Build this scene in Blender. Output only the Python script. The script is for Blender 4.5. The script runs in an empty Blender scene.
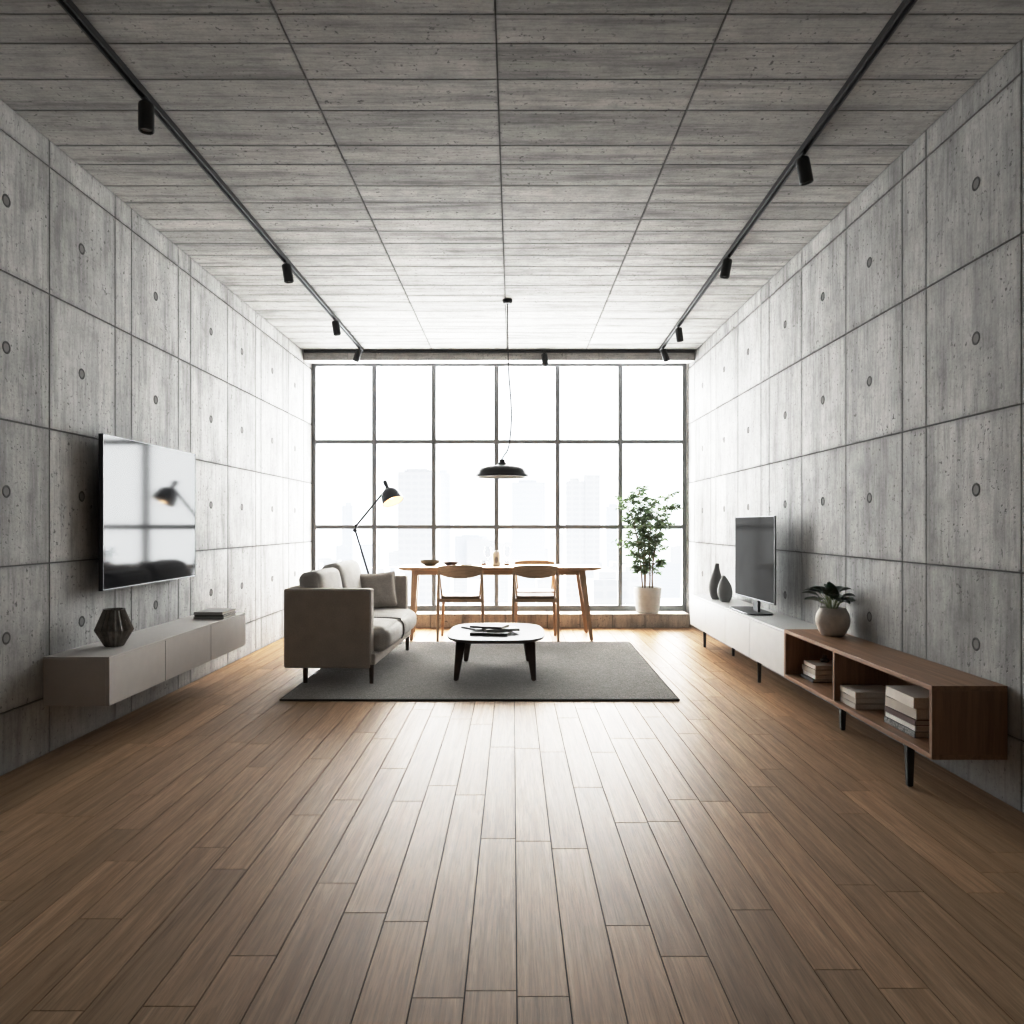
import bpy, bmesh, math, random
from mathutils import Vector, Matrix, Euler

C = bpy.context.scene.collection
PI = math.pi
R = math.radians
rng = random.Random(7)

XL, XR = -2.44, 2.12          # side walls
YW, YF, YB = 9.25, 8.86, -2.6  # window plane, ledge face, wall behind the camera
ZC = 3.23                     # ceiling

# ------------------------------------------------------------------ object helpers
WL = {}                        # world position of every object's origin (unrotated things)


def finish(bm, name, mats, smooth=True, angle=35):
    me = bpy.data.meshes.new(name)
    bm.normal_update()
    bm.to_mesh(me)
    bm.free()
    for m in (mats if isinstance(mats, (list, tuple)) else [mats]):
        me.materials.append(m)
    if smooth:
        me.shade_smooth()
        me.set_sharp_from_angle(angle=R(angle))
    return me


def obj(name, bm, mats, parent=None, loc=None, local=False, smooth=True, angle=35, recalc=True):
    """link bm as ONE mesh object; bm is in world coordinates unless local."""
    if recalc:
        bmesh.ops.recalc_face_normals(bm, faces=bm.faces[:])
    o = bpy.data.objects.new(name, None)
    base = Vector((0, 0, 0))
    if parent is not None:
        base = WL.get(parent.name, base)
    here = Vector(loc) if loc is not None else base.copy()
    if not local:
        bm.transform(Matrix.Translation(-here))
    me = finish(bm, name, mats, smooth, angle)
    bpy.data.objects.remove(o)
    o = bpy.data.objects.new(name, me)
    C.objects.link(o)
    if parent is not None:
        o.parent = parent
        o.location = here - base
    else:
        o.location = here
    WL[o.name] = here
    if smooth and angle < 60:
        wn = o.modifiers.new('weighted normals', 'WEIGHTED_NORMAL')
        wn.keep_sharp = True
    return o


def tag(o, label, cat, group=None):
    o['label'] = label
    o['category'] = cat
    if group:
        o['group'] = group
    return o


def thing(name, label, cat, loc=(0, 0, 0), rot=(0, 0, 0), group=None):
    o = bpy.data.objects.new(name, None)
    o.empty_display_size = 0.1
    C.objects.link(o)
    o.location = loc
    o.rotation_euler = rot
    WL[o.name] = Vector(loc)
    return tag(o, label, cat, group)


def struct(o):
    o['kind'] = 'structure'
    return o


def dup(root, loc, rot=None, label=None, group=None):
    r = root.copy()
    C.objects.link(r)
    r.location = loc
    if rot is not None:
        r.rotation_euler = rot
    if label:
        r['label'] = label
    if group:
        r['group'] = group
    for ch in list(root.children):
        c = ch.copy()
        C.objects.link(c)
        c.parent = r
        for g in list(ch.children):
            d = g.copy()
            C.objects.link(d)
            d.parent = c
    return r


# ------------------------------------------------------------------ shape helpers
def box(bm, x0, x1, y0, y1, z0, z1, bev=0.0, seg=2, mi=0):
    vs = [bm.verts.new(p) for p in ((x0, y0, z0), (x1, y0, z0), (x1, y1, z0), (x0, y1, z0),
                                    (x0, y0, z1), (x1, y0, z1), (x1, y1, z1), (x0, y1, z1))]
    fs = [bm.faces.new([vs[i] for i in f]) for f in
          ((0, 3, 2, 1), (4, 5, 6, 7), (0, 1, 5, 4), (1, 2, 6, 5), (2, 3, 7, 6), (3, 0, 4, 7))]
    for f in fs:
        f.material_index = mi
    if bev > 0:
        es = {e for f in fs for e in f.edges}
        bmesh.ops.bevel(bm, geom=list(es), offset=bev, segments=seg, profile=0.5, affect='EDGES')
    return bm


def BM():
    return bmesh.new()


def tube(bm, pts, rad, n=10, caps=True, squash=None):
    """a round bar through pts; rad is one radius or one per point."""
    pts = [Vector(p) for p in pts]
    if not isinstance(rad, (list, tuple)):
        rad = [rad] * len(pts)
    rings = []
    ref = None
    for i, p in enumerate(pts):
        a = pts[max(i - 1, 0)]
        b = pts[min(i + 1, len(pts) - 1)]
        t = (b - a).normalized()
        if ref is None:
            ref = Vector((0, 0, 1)) if abs(t.z) < 0.9 else Vector((1, 0, 0))
        u = ref - t * ref.dot(t)
        u.normalize()
        v = t.cross(u)
        ref = u
        ring = []
        for k in range(n):
            an = 2 * PI * k / n
            cu, cv = math.cos(an) * rad[i], math.sin(an) * rad[i]
            if squash:
                cu *= squash[0]
                cv *= squash[1]
            ring.append(bm.verts.new(p + u * cu + v * cv))
        rings.append(ring)
    for i in range(len(rings) - 1):
        for k in range(n):
            bm.faces.new((rings[i][k], rings[i][(k + 1) % n], rings[i + 1][(k + 1) % n], rings[i + 1][k]))
    if caps:
        bm.faces.new(list(reversed(rings[0])))
        bm.faces.new(rings[-1])
    return bm


def lathe(bm, prof, n=32, c=(0, 0, 0), M=None, mi=0, close=True):
    """revolve [(r, z), ...] about z through c."""
    rings = []
    for r, z in prof:
        if r < 1e-6:
            p = Vector((0, 0, z))
            rings.append([bm.verts.new((M @ p if M else p) + Vector(c))])
        else:
            ring = []
            for k in range(n):
                a = 2 * PI * k / n
                p = Vector((r * math.cos(a), r * math.sin(a), z))
                ring.append(bm.verts.new((M @ p if M else p) + Vector(c)))
            rings.append(ring)
    for i in range(len(rings) - 1):
        A, B = rings[i], rings[i + 1]
        for k in range(n):
            q = (k + 1) % n
            if len(A) == 1 and len(B) == 1:
                continue
            if len(A) == 1:
                f = bm.faces.new((A[0], B[q], B[k]))
            elif len(B) == 1:
                f = bm.faces.new((A[k], A[q], B[0]))
            else:
                f = bm.faces.new((A[k], A[q], B[q], B[k]))
            f.material_index = mi
    return bm


def taper_leg(bm, top, bot, st, sb, bev=0.004):
    """square leg from top to bot, side st to sb (st/sb may be (x, y))."""
    st = st if isinstance(st, tuple) else (st, st)
    sb = sb if isinstance(sb, tuple) else (sb, sb)
    vs = []
    for (p, s) in ((bot, sb), (top, st)):
        for dx, dy in ((-1, -1), (1, -1), (1, 1), (-1, 1)):
            vs.append(bm.verts.new((p[0] + dx * s[0] / 2, p[1] + dy * s[1] / 2, p[2])))
    fs = [bm.faces.new([vs[i] for i in f]) for f in
          ((0, 3, 2, 1), (4, 5, 6, 7), (0, 1, 5, 4), (1, 2, 6, 5), (2, 3, 7, 6), (3, 0, 4, 7))]
    if bev:
        bmesh.ops.bevel(bm, geom=list({e for f in fs for e in f.edges}), offset=bev, segments=2, affect='EDGES')
    return bm


def puffy(bm, x0, x1, y0, y1, z0, z1, rnd=0.05, puff=(0.02, 0.02, 0.03), n=12, M=None):
    """a stuffed cushion: a box with rounded edges whose faces swell."""
    cx, cy, cz = (x0 + x1) / 2, (y0 + y1) / 2, (z0 + z1) / 2
    h = Vector(((x1 - x0) / 2, (y1 - y0) / 2, (z1 - z0) / 2))
    t = bmesh.new()
    bmesh.ops.create_cube(t, size=2)
    bmesh.ops.subdivide_edges(t, edges=t.edges[:], cuts=n, use_grid_fill=True)
    for v in t.verts:
        q = v.co.copy()
        # spread grid lines toward the edges
        q = Vector([math.sin(a * PI / 2) for a in q])
        p = Vector((q.x * h.x, q.y * h.y, q.z * h.z))
        inner = Vector([max(-(h[i] - rnd), min(h[i] - rnd, p[i])) for i in range(3)])
        d = p - inner
        if d.length > 1e-6:
            p = inner + d.normalized() * rnd
        for i in range(3):
            j, k = (i + 1) % 3, (i + 2) % 3
            w = max(0, 1 - q[j] ** 2) ** 0.6 * max(0, 1 - q[k] ** 2) ** 0.6
            p[i] += (1 if q[i] > 0 else -1) * puff[i] * w * abs(q[i]) ** 3
        v.co = p
    if M is not None:
        t.transform(M)
    t.transform(Matrix.Translation((cx, cy, cz)))
    me = bpy.data.meshes.new('tmp')
    t.to_mesh(me)
    t.free()
    bm.from_mesh(me)
    bpy.data.meshes.remove(me)
    return bm


def panel(bm, lay, P, u0, u1, v0, v1, gap=0.004, depth=0.012, inset=0.05, tone=0.5, rnd=0.5):
    """one board or panel: front face at d=0 with a soft edge ring, sides going back to d=-depth."""
    u0 += gap; u1 -= gap; v0 += gap; v1 -= gap
    ins = min(inset, (u1 - u0) * 0.4, (v1 - v0) * 0.4)
    o = [bm.verts.new(P(u, v, 0)) for u, v in ((u0, v0), (u1, v0), (u1, v1), (u0, v1))]
    i = [bm.verts.new(P(u, v, 0)) for u, v in ((u0 + ins, v0 + ins), (u1 - ins, v0 + ins), (u1 - ins, v1 - ins), (u0 + ins, v1 - ins))]
    b = [bm.verts.new(P(u, v, -depth)) for u, v in ((u0, v0), (u1, v0), (u1, v1), (u0, v1))]
    edge = {**{v: 1.0 for v in o}, **{v: 0.0 for v in i}, **{v: 1.0 for v in b}}
    fs = [bm.faces.new(i)]
    for k in range(4):
        q = (k + 1) % 4
        fs.append(bm.faces.new((o[k], o[q], i[q], i[k])))
        fs.append(bm.faces.new((b[k], b[q], o[q], o[k])))
    for f in fs:
        for lp in f.loops:
            lp[lay] = (tone, edge[lp.vert], rnd, 1)
    return fs


# ------------------------------------------------------------------ materials
class N:
    """small node-graph helper"""
    def __init__(s, name):
        s.m = bpy.data.materials.new(name)
        s.m.use_nodes = True
        s.t = s.m.node_tree
        s.b = s.t.nodes['Principled BSDF']
        s.out = s.t.nodes['Material Output']

    def n(s, kind, **kw):
        nd = s.t.nodes.new(kind)
        for k, v in kw.items():
            if k.startswith('i_'):
                key = k[2:].replace('_', ' ')
                nd.inputs[key].default_value = v
            else:
                setattr(nd, k, v)
        return nd

    def l(s, a, b):
        s.t.links.new(a, b)

    def coord(s, scale=(1, 1, 1), kind='Object'):
        tc = s.n('ShaderNodeTexCoord')
        mp = s.n('ShaderNodeMapping')
        mp.inputs['Scale'].default_value = scale
        s.l(tc.outputs[kind], mp.inputs['Vector'])
        return mp.outputs[0]

    def noise(s, vec, scale, detail=4, rough=0.55, dist=0.0):
        nd = s.n('ShaderNodeTexNoise')
        nd.inputs['Scale'].default_value = scale
        nd.inputs['Detail'].default_value = detail
        nd.inputs['Roughness'].default_value = rough
        nd.inputs['Distortion'].default_value = dist
        s.l(vec, nd.inputs['Vector'])
        return nd.outputs['Fac']

    def ramp(s, fac, stops):
        r = s.n('ShaderNodeValToRGB')
        e = r.color_ramp.elements
        while len(e) < len(stops):
            e.new(0.5)
        for k, (p, c) in enumerate(stops):
            e[k].position = p
            e[k].color = (c, c, c, 1) if isinstance(c, (int, float)) else (*c, 1)
        s.l(fac, r.inputs['Fac'])
        return r.outputs['Color']

    def mix(s, a, b, fac=1.0, mode='MULTIPLY'):
        m = s.n('ShaderNodeMix', data_type='RGBA', blend_type=mode)
        for sock, val in ((m.inputs[0], fac), (m.inputs[6], a), (m.inputs[7], b)):
            if isinstance(val, bpy.types.NodeSocket):
                s.l(val, sock)
            elif isinstance(val, (int, float)):
                sock.default_value = val if sock.type == 'VALUE' else (val, val, val, 1)
            else:
                sock.default_value = (*val, 1)
        return m.outputs[2]

    def math(s, op, a, b=0.0, c=None):
        m = s.n('ShaderNodeMath', operation=op)
        for k, val in enumerate((a, b) if c is None else (a, b, c)):
            if isinstance(val, bpy.types.NodeSocket):
                s.l(val, m.inputs[k])
            else:
                m.inputs[k].default_value = val
        return m.outputs[0]

    def bump(s, h, strength=0.2, dist=0.01, normal=None):
        b = s.n('ShaderNodeBump')
        b.inputs['Strength'].default_value = strength
        b.inputs['Distance'].default_value = dist
        s.l(h, b.inputs['Height'])
        if normal is not None:
            s.l(normal, b.inputs['Normal'])
        s.l(b.outputs[0], s.b.inputs['Normal'])
        return b.outputs[0]

    def color(s, c):
        if isinstance(c, bpy.types.NodeSocket):
            s.l(c, s.b.inputs['Base Color'])
        else:
            s.b.inputs['Base Color'].default_value = (*c, 1)

    def rough(s, r):
        if isinstance(r, bpy.types.NodeSocket):
            s.l(r, s.b.inputs['Roughness'])
        else:
            s.b.inputs['Roughness'].default_value = r


def plain(name, col, rough=0.5, metal=0.0, var=0.12, scale=14, spec=0.5, bump=0.0):
    g = N(name)
    v = g.coord()
    f = g.noise(v, scale, 3)
    g.color(g.ramp(f, [(0.25, tuple(c * (1 - var) for c in col)), (0.75, tuple(min(1, c * (1 + var)) for c in col))]))
    g.rough(rough)
    g.b.inputs['Metallic'].default_value = metal
    g.b.inputs['Specular IOR Level'].default_value = spec
    if bump:
        g.bump(g.noise(v, scale * 12, 3), bump, 0.002)
    return g.m


def concrete(name, base, streak, joint=0.55, streak_amt=0.25):
    """board-marked concrete: mottling, streaks along one axis, pits and stained joints."""
    g = N(name)
    at = g.n('ShaderNodeAttribute', attribute_name='tone')
    sep = g.n('ShaderNodeSeparateColor')
    g.l(at.outputs['Color'], sep.inputs[0])
    tone, edge, rnd = sep.outputs[0], sep.outputs[1], sep.outputs[2]
    tc = g.n('ShaderNodeTexCoord')
    off = g.n('ShaderNodeVectorMath', operation='MULTIPLY_ADD')
    cb = g.n('ShaderNodeCombineXYZ')
    g.l(rnd, cb.inputs[0]); g.l(rnd, cb.inputs[1]); g.l(rnd, cb.inputs[2])
    g.l(cb.outputs[0], off.inputs[0])
    off.inputs[1].default_value = (13, 7, 17)
    g.l(tc.outputs['Object'], off.inputs[2])
    vec = off.outputs[0]

    def mapped(scale):
        mp = g.n('ShaderNodeMapping')
        mp.inputs['Scale'].default_value = scale
        g.l(vec, mp.inputs['Vector'])
        return mp.outputs[0]
    big = g.noise(mapped((1, 1, 1)), 1.7, 5, 0.6)
    mid = g.noise(mapped((1, 1, 1)), 9, 6, 0.65)
    fine = g.noise(mapped((1, 1, 1)), 70, 4, 0.7)
    st = g.noise(mapped(streak), 1.0, 5, 0.65)
    col = g.ramp(big, [(0.3, tuple(c * 0.82 for c in base)), (0.7, tuple(c * 1.12 for c in base))])
    col = g.mix(col, g.ramp(mid, [(0.3, 0.80), (0.5, 1.0), (0.75, 1.08)]), 0.8)
    col = g.mix(col, g.ramp(fine, [(0.3, 0.78), (0.55, 1.0), (0.75, 1.1)]), 0.6)
    col = g.mix(col, g.ramp(st, [(0.32, 1 - streak_amt * 1.6), (0.5, 1.0), (0.72, 1 + streak_amt * 0.4)]), 0.9)
    st2 = g.noise(mapped(tuple(c * 9 for c in streak)), 1.0, 3, 0.6)
    col = g.mix(col, g.ramp(st2, [(0.3, 0.74), (0.5, 1.0), (0.72, 1.12)]), 0.75)
    # pits and dark specks, clustered
    pit = g.noise(mapped(tuple(1 + 0.0 * c for c in streak)), 48, 2, 0.5)
    pv = g.noise(mapped(tuple(c ** 0.45 for c in streak)), 22, 3, 0.6)
    clus = g.ramp(mid, [(0.45, 0.0), (0.62, 1.0)])
    pm = g.ramp(pit, [(0.63, 0.0), (0.68, 1.0)])
    pm2 = g.ramp(pv, [(0.66, 0.0), (0.71, 1.0)])
    mask = g.math('MULTIPLY', g.math('MAXIMUM', pm, pm2), g.math('MULTIPLY_ADD', clus, 0.8, 0.2))
    col = g.mix(col, (0.07, 0.068, 0.065), g.math('MULTIPLY', mask, 0.78), 'MIX')
    # stain along the joints
    e2 = g.math('POWER', edge, 3.5)
    em = g.math('MULTIPLY', e2, g.ramp(mid, [(0.35, 0.15), (0.65, 1.0)]))
    col = g.mix(col, tuple(c * 0.33 for c in base), g.math('MULTIPLY', em, joint), 'MIX')
    tn = g.math('MULTIPLY_ADD', tone, 0.26, 0.87)
    cbt = g.n('ShaderNodeCombineColor')
    for k in range(3):
        g.l(tn, cbt.inputs[k])
    col = g.mix(col, cbt.outputs[0], 1.0)
    g.color(col)
    g.rough(0.78)
    g.b.inputs['Specular IOR Level'].default_value = 0.3
    h = g.math('SUBTRACT', g.math('MULTIPLY_ADD', fine, 0.35, g.math('MULTIPLY', mid, 0.5)), mask)
    g.bump(h, 0.35, 0.006)
    return g.m


def wood(name, dark, light, grain=(14, 1.0, 14), rough=0.45, attr=False, gscale=1.0, spec=0.5, bump=0.12, fine=0.5):
    g = N(name)
    tc = g.n('ShaderNodeTexCoord')
    vec = tc.outputs['Object']
    if attr:
        at = g.n('ShaderNodeAttribute', attribute_name='tone')
        sep = g.n('ShaderNodeSeparateColor')
        g.l(at.outputs['Color'], sep.inputs[0])
        cb = g.n('ShaderNodeCombineXYZ')
        g.l(sep.outputs[2], cb.inputs[0]); g.l(sep.outputs[2], cb.inputs[1]); g.l(sep.outputs[2], cb.inputs[2])
        off = g.n('ShaderNodeVectorMath', operation='MULTIPLY_ADD')
        g.l(cb.outputs[0], off.inputs[0])
        off.inputs[1].default_value = (31, 47, 23)
        g.l(vec, off.inputs[2])
        vec = off.outputs[0]
    mp = g.n('ShaderNodeMapping')
    mp.inputs['Scale'].default_value = grain
    g.l(vec, mp.inputs['Vector'])
    v = mp.outputs[0]
    a = g.noise(v, 1.0 * gscale, 5, 0.6, 1.2)
    b = g.noise(v, 5.5 * gscale, 4, 0.6, 0.4)
    wv = g.math('FRACT', g.math('MULTIPLY', a, 9.0))
    rings = g.ramp(wv, [(0.0, 0.72), (0.25, 1.0), (0.85, 1.0), (1.0, 0.72)])
    col = g.ramp(a, [(0.28, dark), (0.72, light)])
    col = g.mix(col, rings, 0.45)
    col = g.mix(col, g.ramp(b, [(0.3, 0.62), (0.55, 1.0), (0.75, 1.12)]), fine)
    if attr:
        tn = g.math('MULTIPLY_ADD', sep.outputs[0], 0.34, 0.80)
        cbt = g.n('ShaderNodeCombineColor')
        g.l(tn, cbt.inputs[0]); g.l(tn, cbt.inputs[1]); g.l(g.math('MULTIPLY', tn, 0.97), cbt.inputs[2])
        col = g.mix(col, cbt.outputs[0], 1.0)
    g.color(col)
    g.rough(g.math('MULTIPLY_ADD', b, 0.14, rough - 0.07))
    g.b.inputs['Specular IOR Level'].default_value = spec
    g.bump(g.math('MULTIPLY_ADD', rings, 0.4, b), bump, 0.003)
    return g.m


def fabric(name, col, weave=420, var=0.22, rough=0.95, bump=0.35, sheen=0.15):
    g = N(name)
    v = g.coord()
    f = g.noise(v, weave * 0.38, 4, 0.75)
    c1 = g.coord((90, 90, 420))
    th = g.noise(c1, 1.0, 2)
    m = g.noise(v, 9, 4)
    cc = g.ramp(f, [(0.3, tuple(c * (1 - var) for c in col)), (0.7, tuple(min(1, c * (1 + var)) for c in col))])
    cc = g.mix(cc, g.ramp(m, [(0.3, 0.88), (0.7, 1.08)]), 0.8)
    cc = g.mix(cc, g.ramp(th, [(0.3, 0.85), (0.7, 1.1)]), 0.5)
    g.color(cc)
    g.rough(rough)
    g.b.inputs['Sheen Weight'].default_value = sheen
    g.b.inputs['Specular IOR Level'].default_value = 0.2
    g.bump(f, bump, 0.003)
    return g.m


def glassy(name, tint=(1, 1, 1), refl=0.06, rough=0.02, body=0.0, bodycol=(0.9, 0.9, 0.9)):
    """thin clear glass: mostly see-through with a faint mirror."""
    g = N(name)
    tr = g.n('ShaderNodeBsdfTransparent')
    tr.inputs[0].default_value = (*tint, 1)
    gl = g.n('ShaderNodeBsdfGlossy')
    gl.inputs['Roughness'].default_value = rough
    lw = g.n('ShaderNodeLayerWeight')
    lw.inputs[0].default_value = 0.25
    mx = g.n('ShaderNodeMixShader')
    g.l(g.math('MULTIPLY_ADD', lw.outputs['Facing'], refl * 3, refl * 0.4), mx.inputs[0])
    g.l(tr.outputs[0], mx.inputs[1])
    g.l(gl.outputs[0], mx.inputs[2])
    g.l(mx.outputs[0], g.out.inputs['Surface'])
    return g.m


def emissive(name, col, s):
    g = N(name)
    g.color(col)
    g.b.inputs['Emission Color'].default_value = (*col, 1)
    g.b.inputs['Emission Strength'].default_value = s
    return g.m


M = {}
M['wall'] = concrete('concrete wall', (0.43, 0.425, 0.415), (5.0, 5.0, 0.55), 0.65, 0.22)
M['ceil'] = concrete('concrete ceiling', (0.42, 0.415, 0.40), (0.7, 9.0, 9.0), 0.65, 0.30)
M['joint'] = plain('joint backing', (0.10, 0.098, 0.093), 0.9)  # dark concrete backing that shows in the panel joints
M['hole'] = plain('tie hole', (0.10, 0.098, 0.094), 0.9, var=0.5, scale=40)
M['plug'] = plain('tie hole plug', (0.20, 0.196, 0.19), 0.85)
M['floor'] = wood('oak floor', (0.315, 0.190, 0.108), (0.52, 0.350, 0.220), (30, 1.2, 30), 0.44, attr=True, spec=0.20, bump=0.16, fine=0.7)
M['gap'] = plain('floor gap', (0.02, 0.013, 0.009), 0.9)
M['beam'] = concrete('lightened concrete', (0.78, 0.775, 0.765), (0.8, 8, 8), 0.5, 0.2)  # concrete lightened in colour to imitate light on faces turned from the window
M['ledge'] = concrete('stone ledge', (0.56, 0.52, 0.465), (6, 6, 0.8), 0.7, 0.3)
M['frame'] = plain('window frame metal', (0.26, 0.265, 0.27), 0.45, 0.0)
M['pane'] = glassy('window glass', (0.99, 1, 1), 0.05)
M['black'] = plain('black metal', (0.014, 0.014, 0.015), 0.42)
M['blacksoft'] = plain('black powder coat', (0.02, 0.02, 0.021), 0.55)
M['lens'] = plain('spot lens', (0.35, 0.35, 0.35), 0.2)
M['greige'] = plain('greige lacquer', (0.55, 0.525, 0.505), 0.45, var=0.03)
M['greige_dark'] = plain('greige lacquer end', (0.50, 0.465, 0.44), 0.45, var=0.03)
M['white_lac'] = plain('white lacquer', (0.52, 0.515, 0.505), 0.4, var=0.03)
M['walnut'] = wood('walnut veneer', (0.215, 0.118, 0.064), (0.42, 0.250, 0.142), (22, 1.1, 22), 0.42, spec=0.4, bump=0.06)
M['walnut_v'] = wood('walnut veneer upright', (0.21, 0.115, 0.064), (0.37, 0.212, 0.122), (22, 22, 1.1), 0.45, spec=0.4, bump=0.06)
M['oak'] = wood('oiled oak', (0.40, 0.262, 0.150), (0.60, 0.425, 0.27), (1.2, 20, 20), 0.4, bump=0.05)
M['oak_seat'] = wood('shaded oak seat', (0.16, 0.10, 0.06), (0.25, 0.17, 0.11), (1.2, 20, 20), 0.5, bump=0.05, spec=0.25)  # oak darkened in colour to imitate shade on the chair seats
M['oak_v'] = wood('oiled oak upright', (0.40, 0.262, 0.150), (0.58, 0.41, 0.26), (20, 20, 1.2), 0.4, bump=0.05)
M['darkwood'] = wood('dark stained wood', (0.020, 0.010, 0.006), (0.055, 0.028, 0.016), (18, 18, 1.2), 0.4, bump=0.05)
M['tabletop'] = plain('pale grey table top', (0.165, 0.157, 0.155), 0.5, var=0.06, spec=0.25)
M['sofa'] = fabric('sofa weave', (0.45, 0.405, 0.36), 380)
M['sofa_c'] = fabric('cushion weave', (0.45, 0.43, 0.405), 380, 0.18)
M['pillow'] = fabric('pillow weave', (0.42, 0.385, 0.35), 300, 0.22)
M['piping'] = fabric('dark piping', (0.06, 0.05, 0.045), 200)
M['darksilver'] = plain('dark brushed metal', (0.10, 0.10, 0.104), 0.45, 0.6, 0.05)
M['silver'] = plain('brushed silver', (0.6, 0.6, 0.61), 0.3, 1.0, 0.05)
M['vase'] = plain('matt grey ceramic', (0.17, 0.168, 0.165), 0.75, var=0.12, bump=0.2)
M['vase2'] = plain('pale grey ceramic', (0.27, 0.268, 0.262), 0.75, var=0.12, bump=0.2)
M['pot'] = plain('textured cream stoneware', (0.62, 0.575, 0.53), 0.8, var=0.16, scale=30, bump=0.5)
M['potwhite'] = plain('white stone pot', (0.58, 0.575, 0.565), 0.8, var=0.08, scale=22, bump=0.3)
M['soil'] = plain('soil', (0.03, 0.02, 0.014), 0.95, var=0.4, scale=60)
def leaf_mat(name, c1, c2, through):
    g = N(name)
    f = g.noise(g.coord(), 9, 3)
    col = g.ramp(f, [(0.3, c1), (0.7, c2)])
    g.color(col)
    g.rough(0.5)
    tr = g.n('ShaderNodeBsdfTranslucent')
    g.l(col, tr.inputs[0])
    mx = g.n('ShaderNodeMixShader')
    mx.inputs[0].default_value = through
    g.l(g.b.outputs[0], mx.inputs[1])
    g.l(tr.outputs[0], mx.inputs[2])
    g.l(mx.outputs[0], g.out.inputs['Surface'])
    return g.m


M['leaf'] = leaf_mat('green leaf', (0.085, 0.125, 0.060), (0.20, 0.26, 0.14), 0.25)
M['leafdark'] = plain('dark leaf', (0.018, 0.045, 0.022), 0.38, var=0.4, scale=12)
M['stem'] = plain('brown stem', (0.16, 0.10, 0.05), 0.8, var=0.3)
M['stemgreen'] = plain('pale stem', (0.22, 0.26, 0.12), 0.6)
M['pages'] = plain('book pages', (0.62, 0.59, 0.54), 0.85, var=0.12, scale=160)
for k, c in {'cream': (0.72, 0.68, 0.62), 'linen': (0.54, 0.49, 0.435), 'chalk': (0.80, 0.78, 0.75), 'grey': (0.36, 0.35, 0.34),
             'char': (0.05, 0.046, 0.043), 'oxblood': (0.10, 0.042, 0.033), 'stone': (0.54, 0.51, 0.47), 'brown': (0.07, 0.05, 0.042)}.items():
    M['bk_' + k] = plain('book cover ' + k, c, 0.6, var=0.07)
M['bk_speckle'] = plain('speckled book cover', (0.22, 0.215, 0.21), 0.6, var=0.95, scale=110)
M['smoke'] = plain('smoked glass', (0.15, 0.128, 0.108), 0.22, 0.25, 0.35, 30, spec=0.8)
M['clear'] = glassy('clear drinking glass', (0.93, 0.94, 0.95), 0.14)
M['amber'] = plain('amber drink', (0.35, 0.15, 0.05), 0.2)
M['whitecer'] = plain('white ceramic', (0.75, 0.74, 0.72), 0.4, var=0.03)
M['bowl'] = plain('olive grey glaze', (0.17, 0.155, 0.115), 0.5)
M['dish'] = plain('dark brown glaze', (0.07, 0.042, 0.032), 0.45)
M['lampgrey'] = plain('blue grey enamel', (0.055, 0.06, 0.075), 0.4)
M['lampwhite'] = plain('white enamel inside', (0.8, 0.78, 0.74), 0.5, var=0.02)
M['lampcream'] = emissive('warm lit lining', (0.80, 0.58, 0.40), 0.75)  # emission put into the lining imitates the bulb's light on it
M['glow'] = emissive('warm bulb', (1.0, 0.74, 0.46), 1.6)
M['cord'] = plain('black cord', (0.03, 0.03, 0.03), 0.7)


def screen_mat(name, mirror, base=(0.012, 0.012, 0.014), rough=0.09):
    g = N(name)
    v = g.coord()
    f = g.noise(v, 3, 2)
    g.color(g.ramp(f, [(0.3, base), (0.7, tuple(c * 1.2 for c in base))]))
    g.rough(0.5)
    g.b.inputs['Specular IOR Level'].default_value = 0.0
    gl = g.n('ShaderNodeBsdfGlossy')
    gl.inputs['Roughness'].default_value = rough
    mx = g.n('ShaderNodeMixShader')
    mx.inputs[0].default_value = mirror
    g.l(g.b.outputs[0], mx.inputs[1])
    g.l(gl.outputs[0], mx.inputs[2])
    g.l(mx.outputs[0], g.out.inputs['Surface'])
    return g.m


M['screen1'] = screen_mat('glossy screen', 0.055, rough=0.07)
M['screen2'] = screen_mat('glossy dark screen', 0.008, (0.05, 0.05, 0.05), 0.10)


def rug_mat():
    g = N('grey woven rug')
    v = g.coord()
    a = g.noise(v, 110, 4, 0.8)
    b = g.noise(g.coord((6, 60, 1)), 1.0, 4, 0.65)
    c = g.noise(v, 2.2, 4)
    col = g.ramp(a, [(0.36, (0.10, 0.09, 0.081)), (0.64, (0.34, 0.318, 0.295))])
    col = g.mix(col, g.ramp(b, [(0.3, 0.78), (0.7, 1.15)]), 0.8)
    col = g.mix(col, g.ramp(c, [(0.3, 0.9), (0.7, 1.1)]), 0.6)
    g.color(col)
    g.rough(0.97)
    g.b.inputs['Sheen Weight'].default_value = 0.15
    g.b.inputs['Specular IOR Level'].default_value = 0.1
    g.bump(a, 0.6, 0.006)
    return g.m


M['rug'] = rug_mat()
M['rug_edge'] = fabric('dark rug binding', (0.05, 0.04, 0.033), 300)

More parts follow.
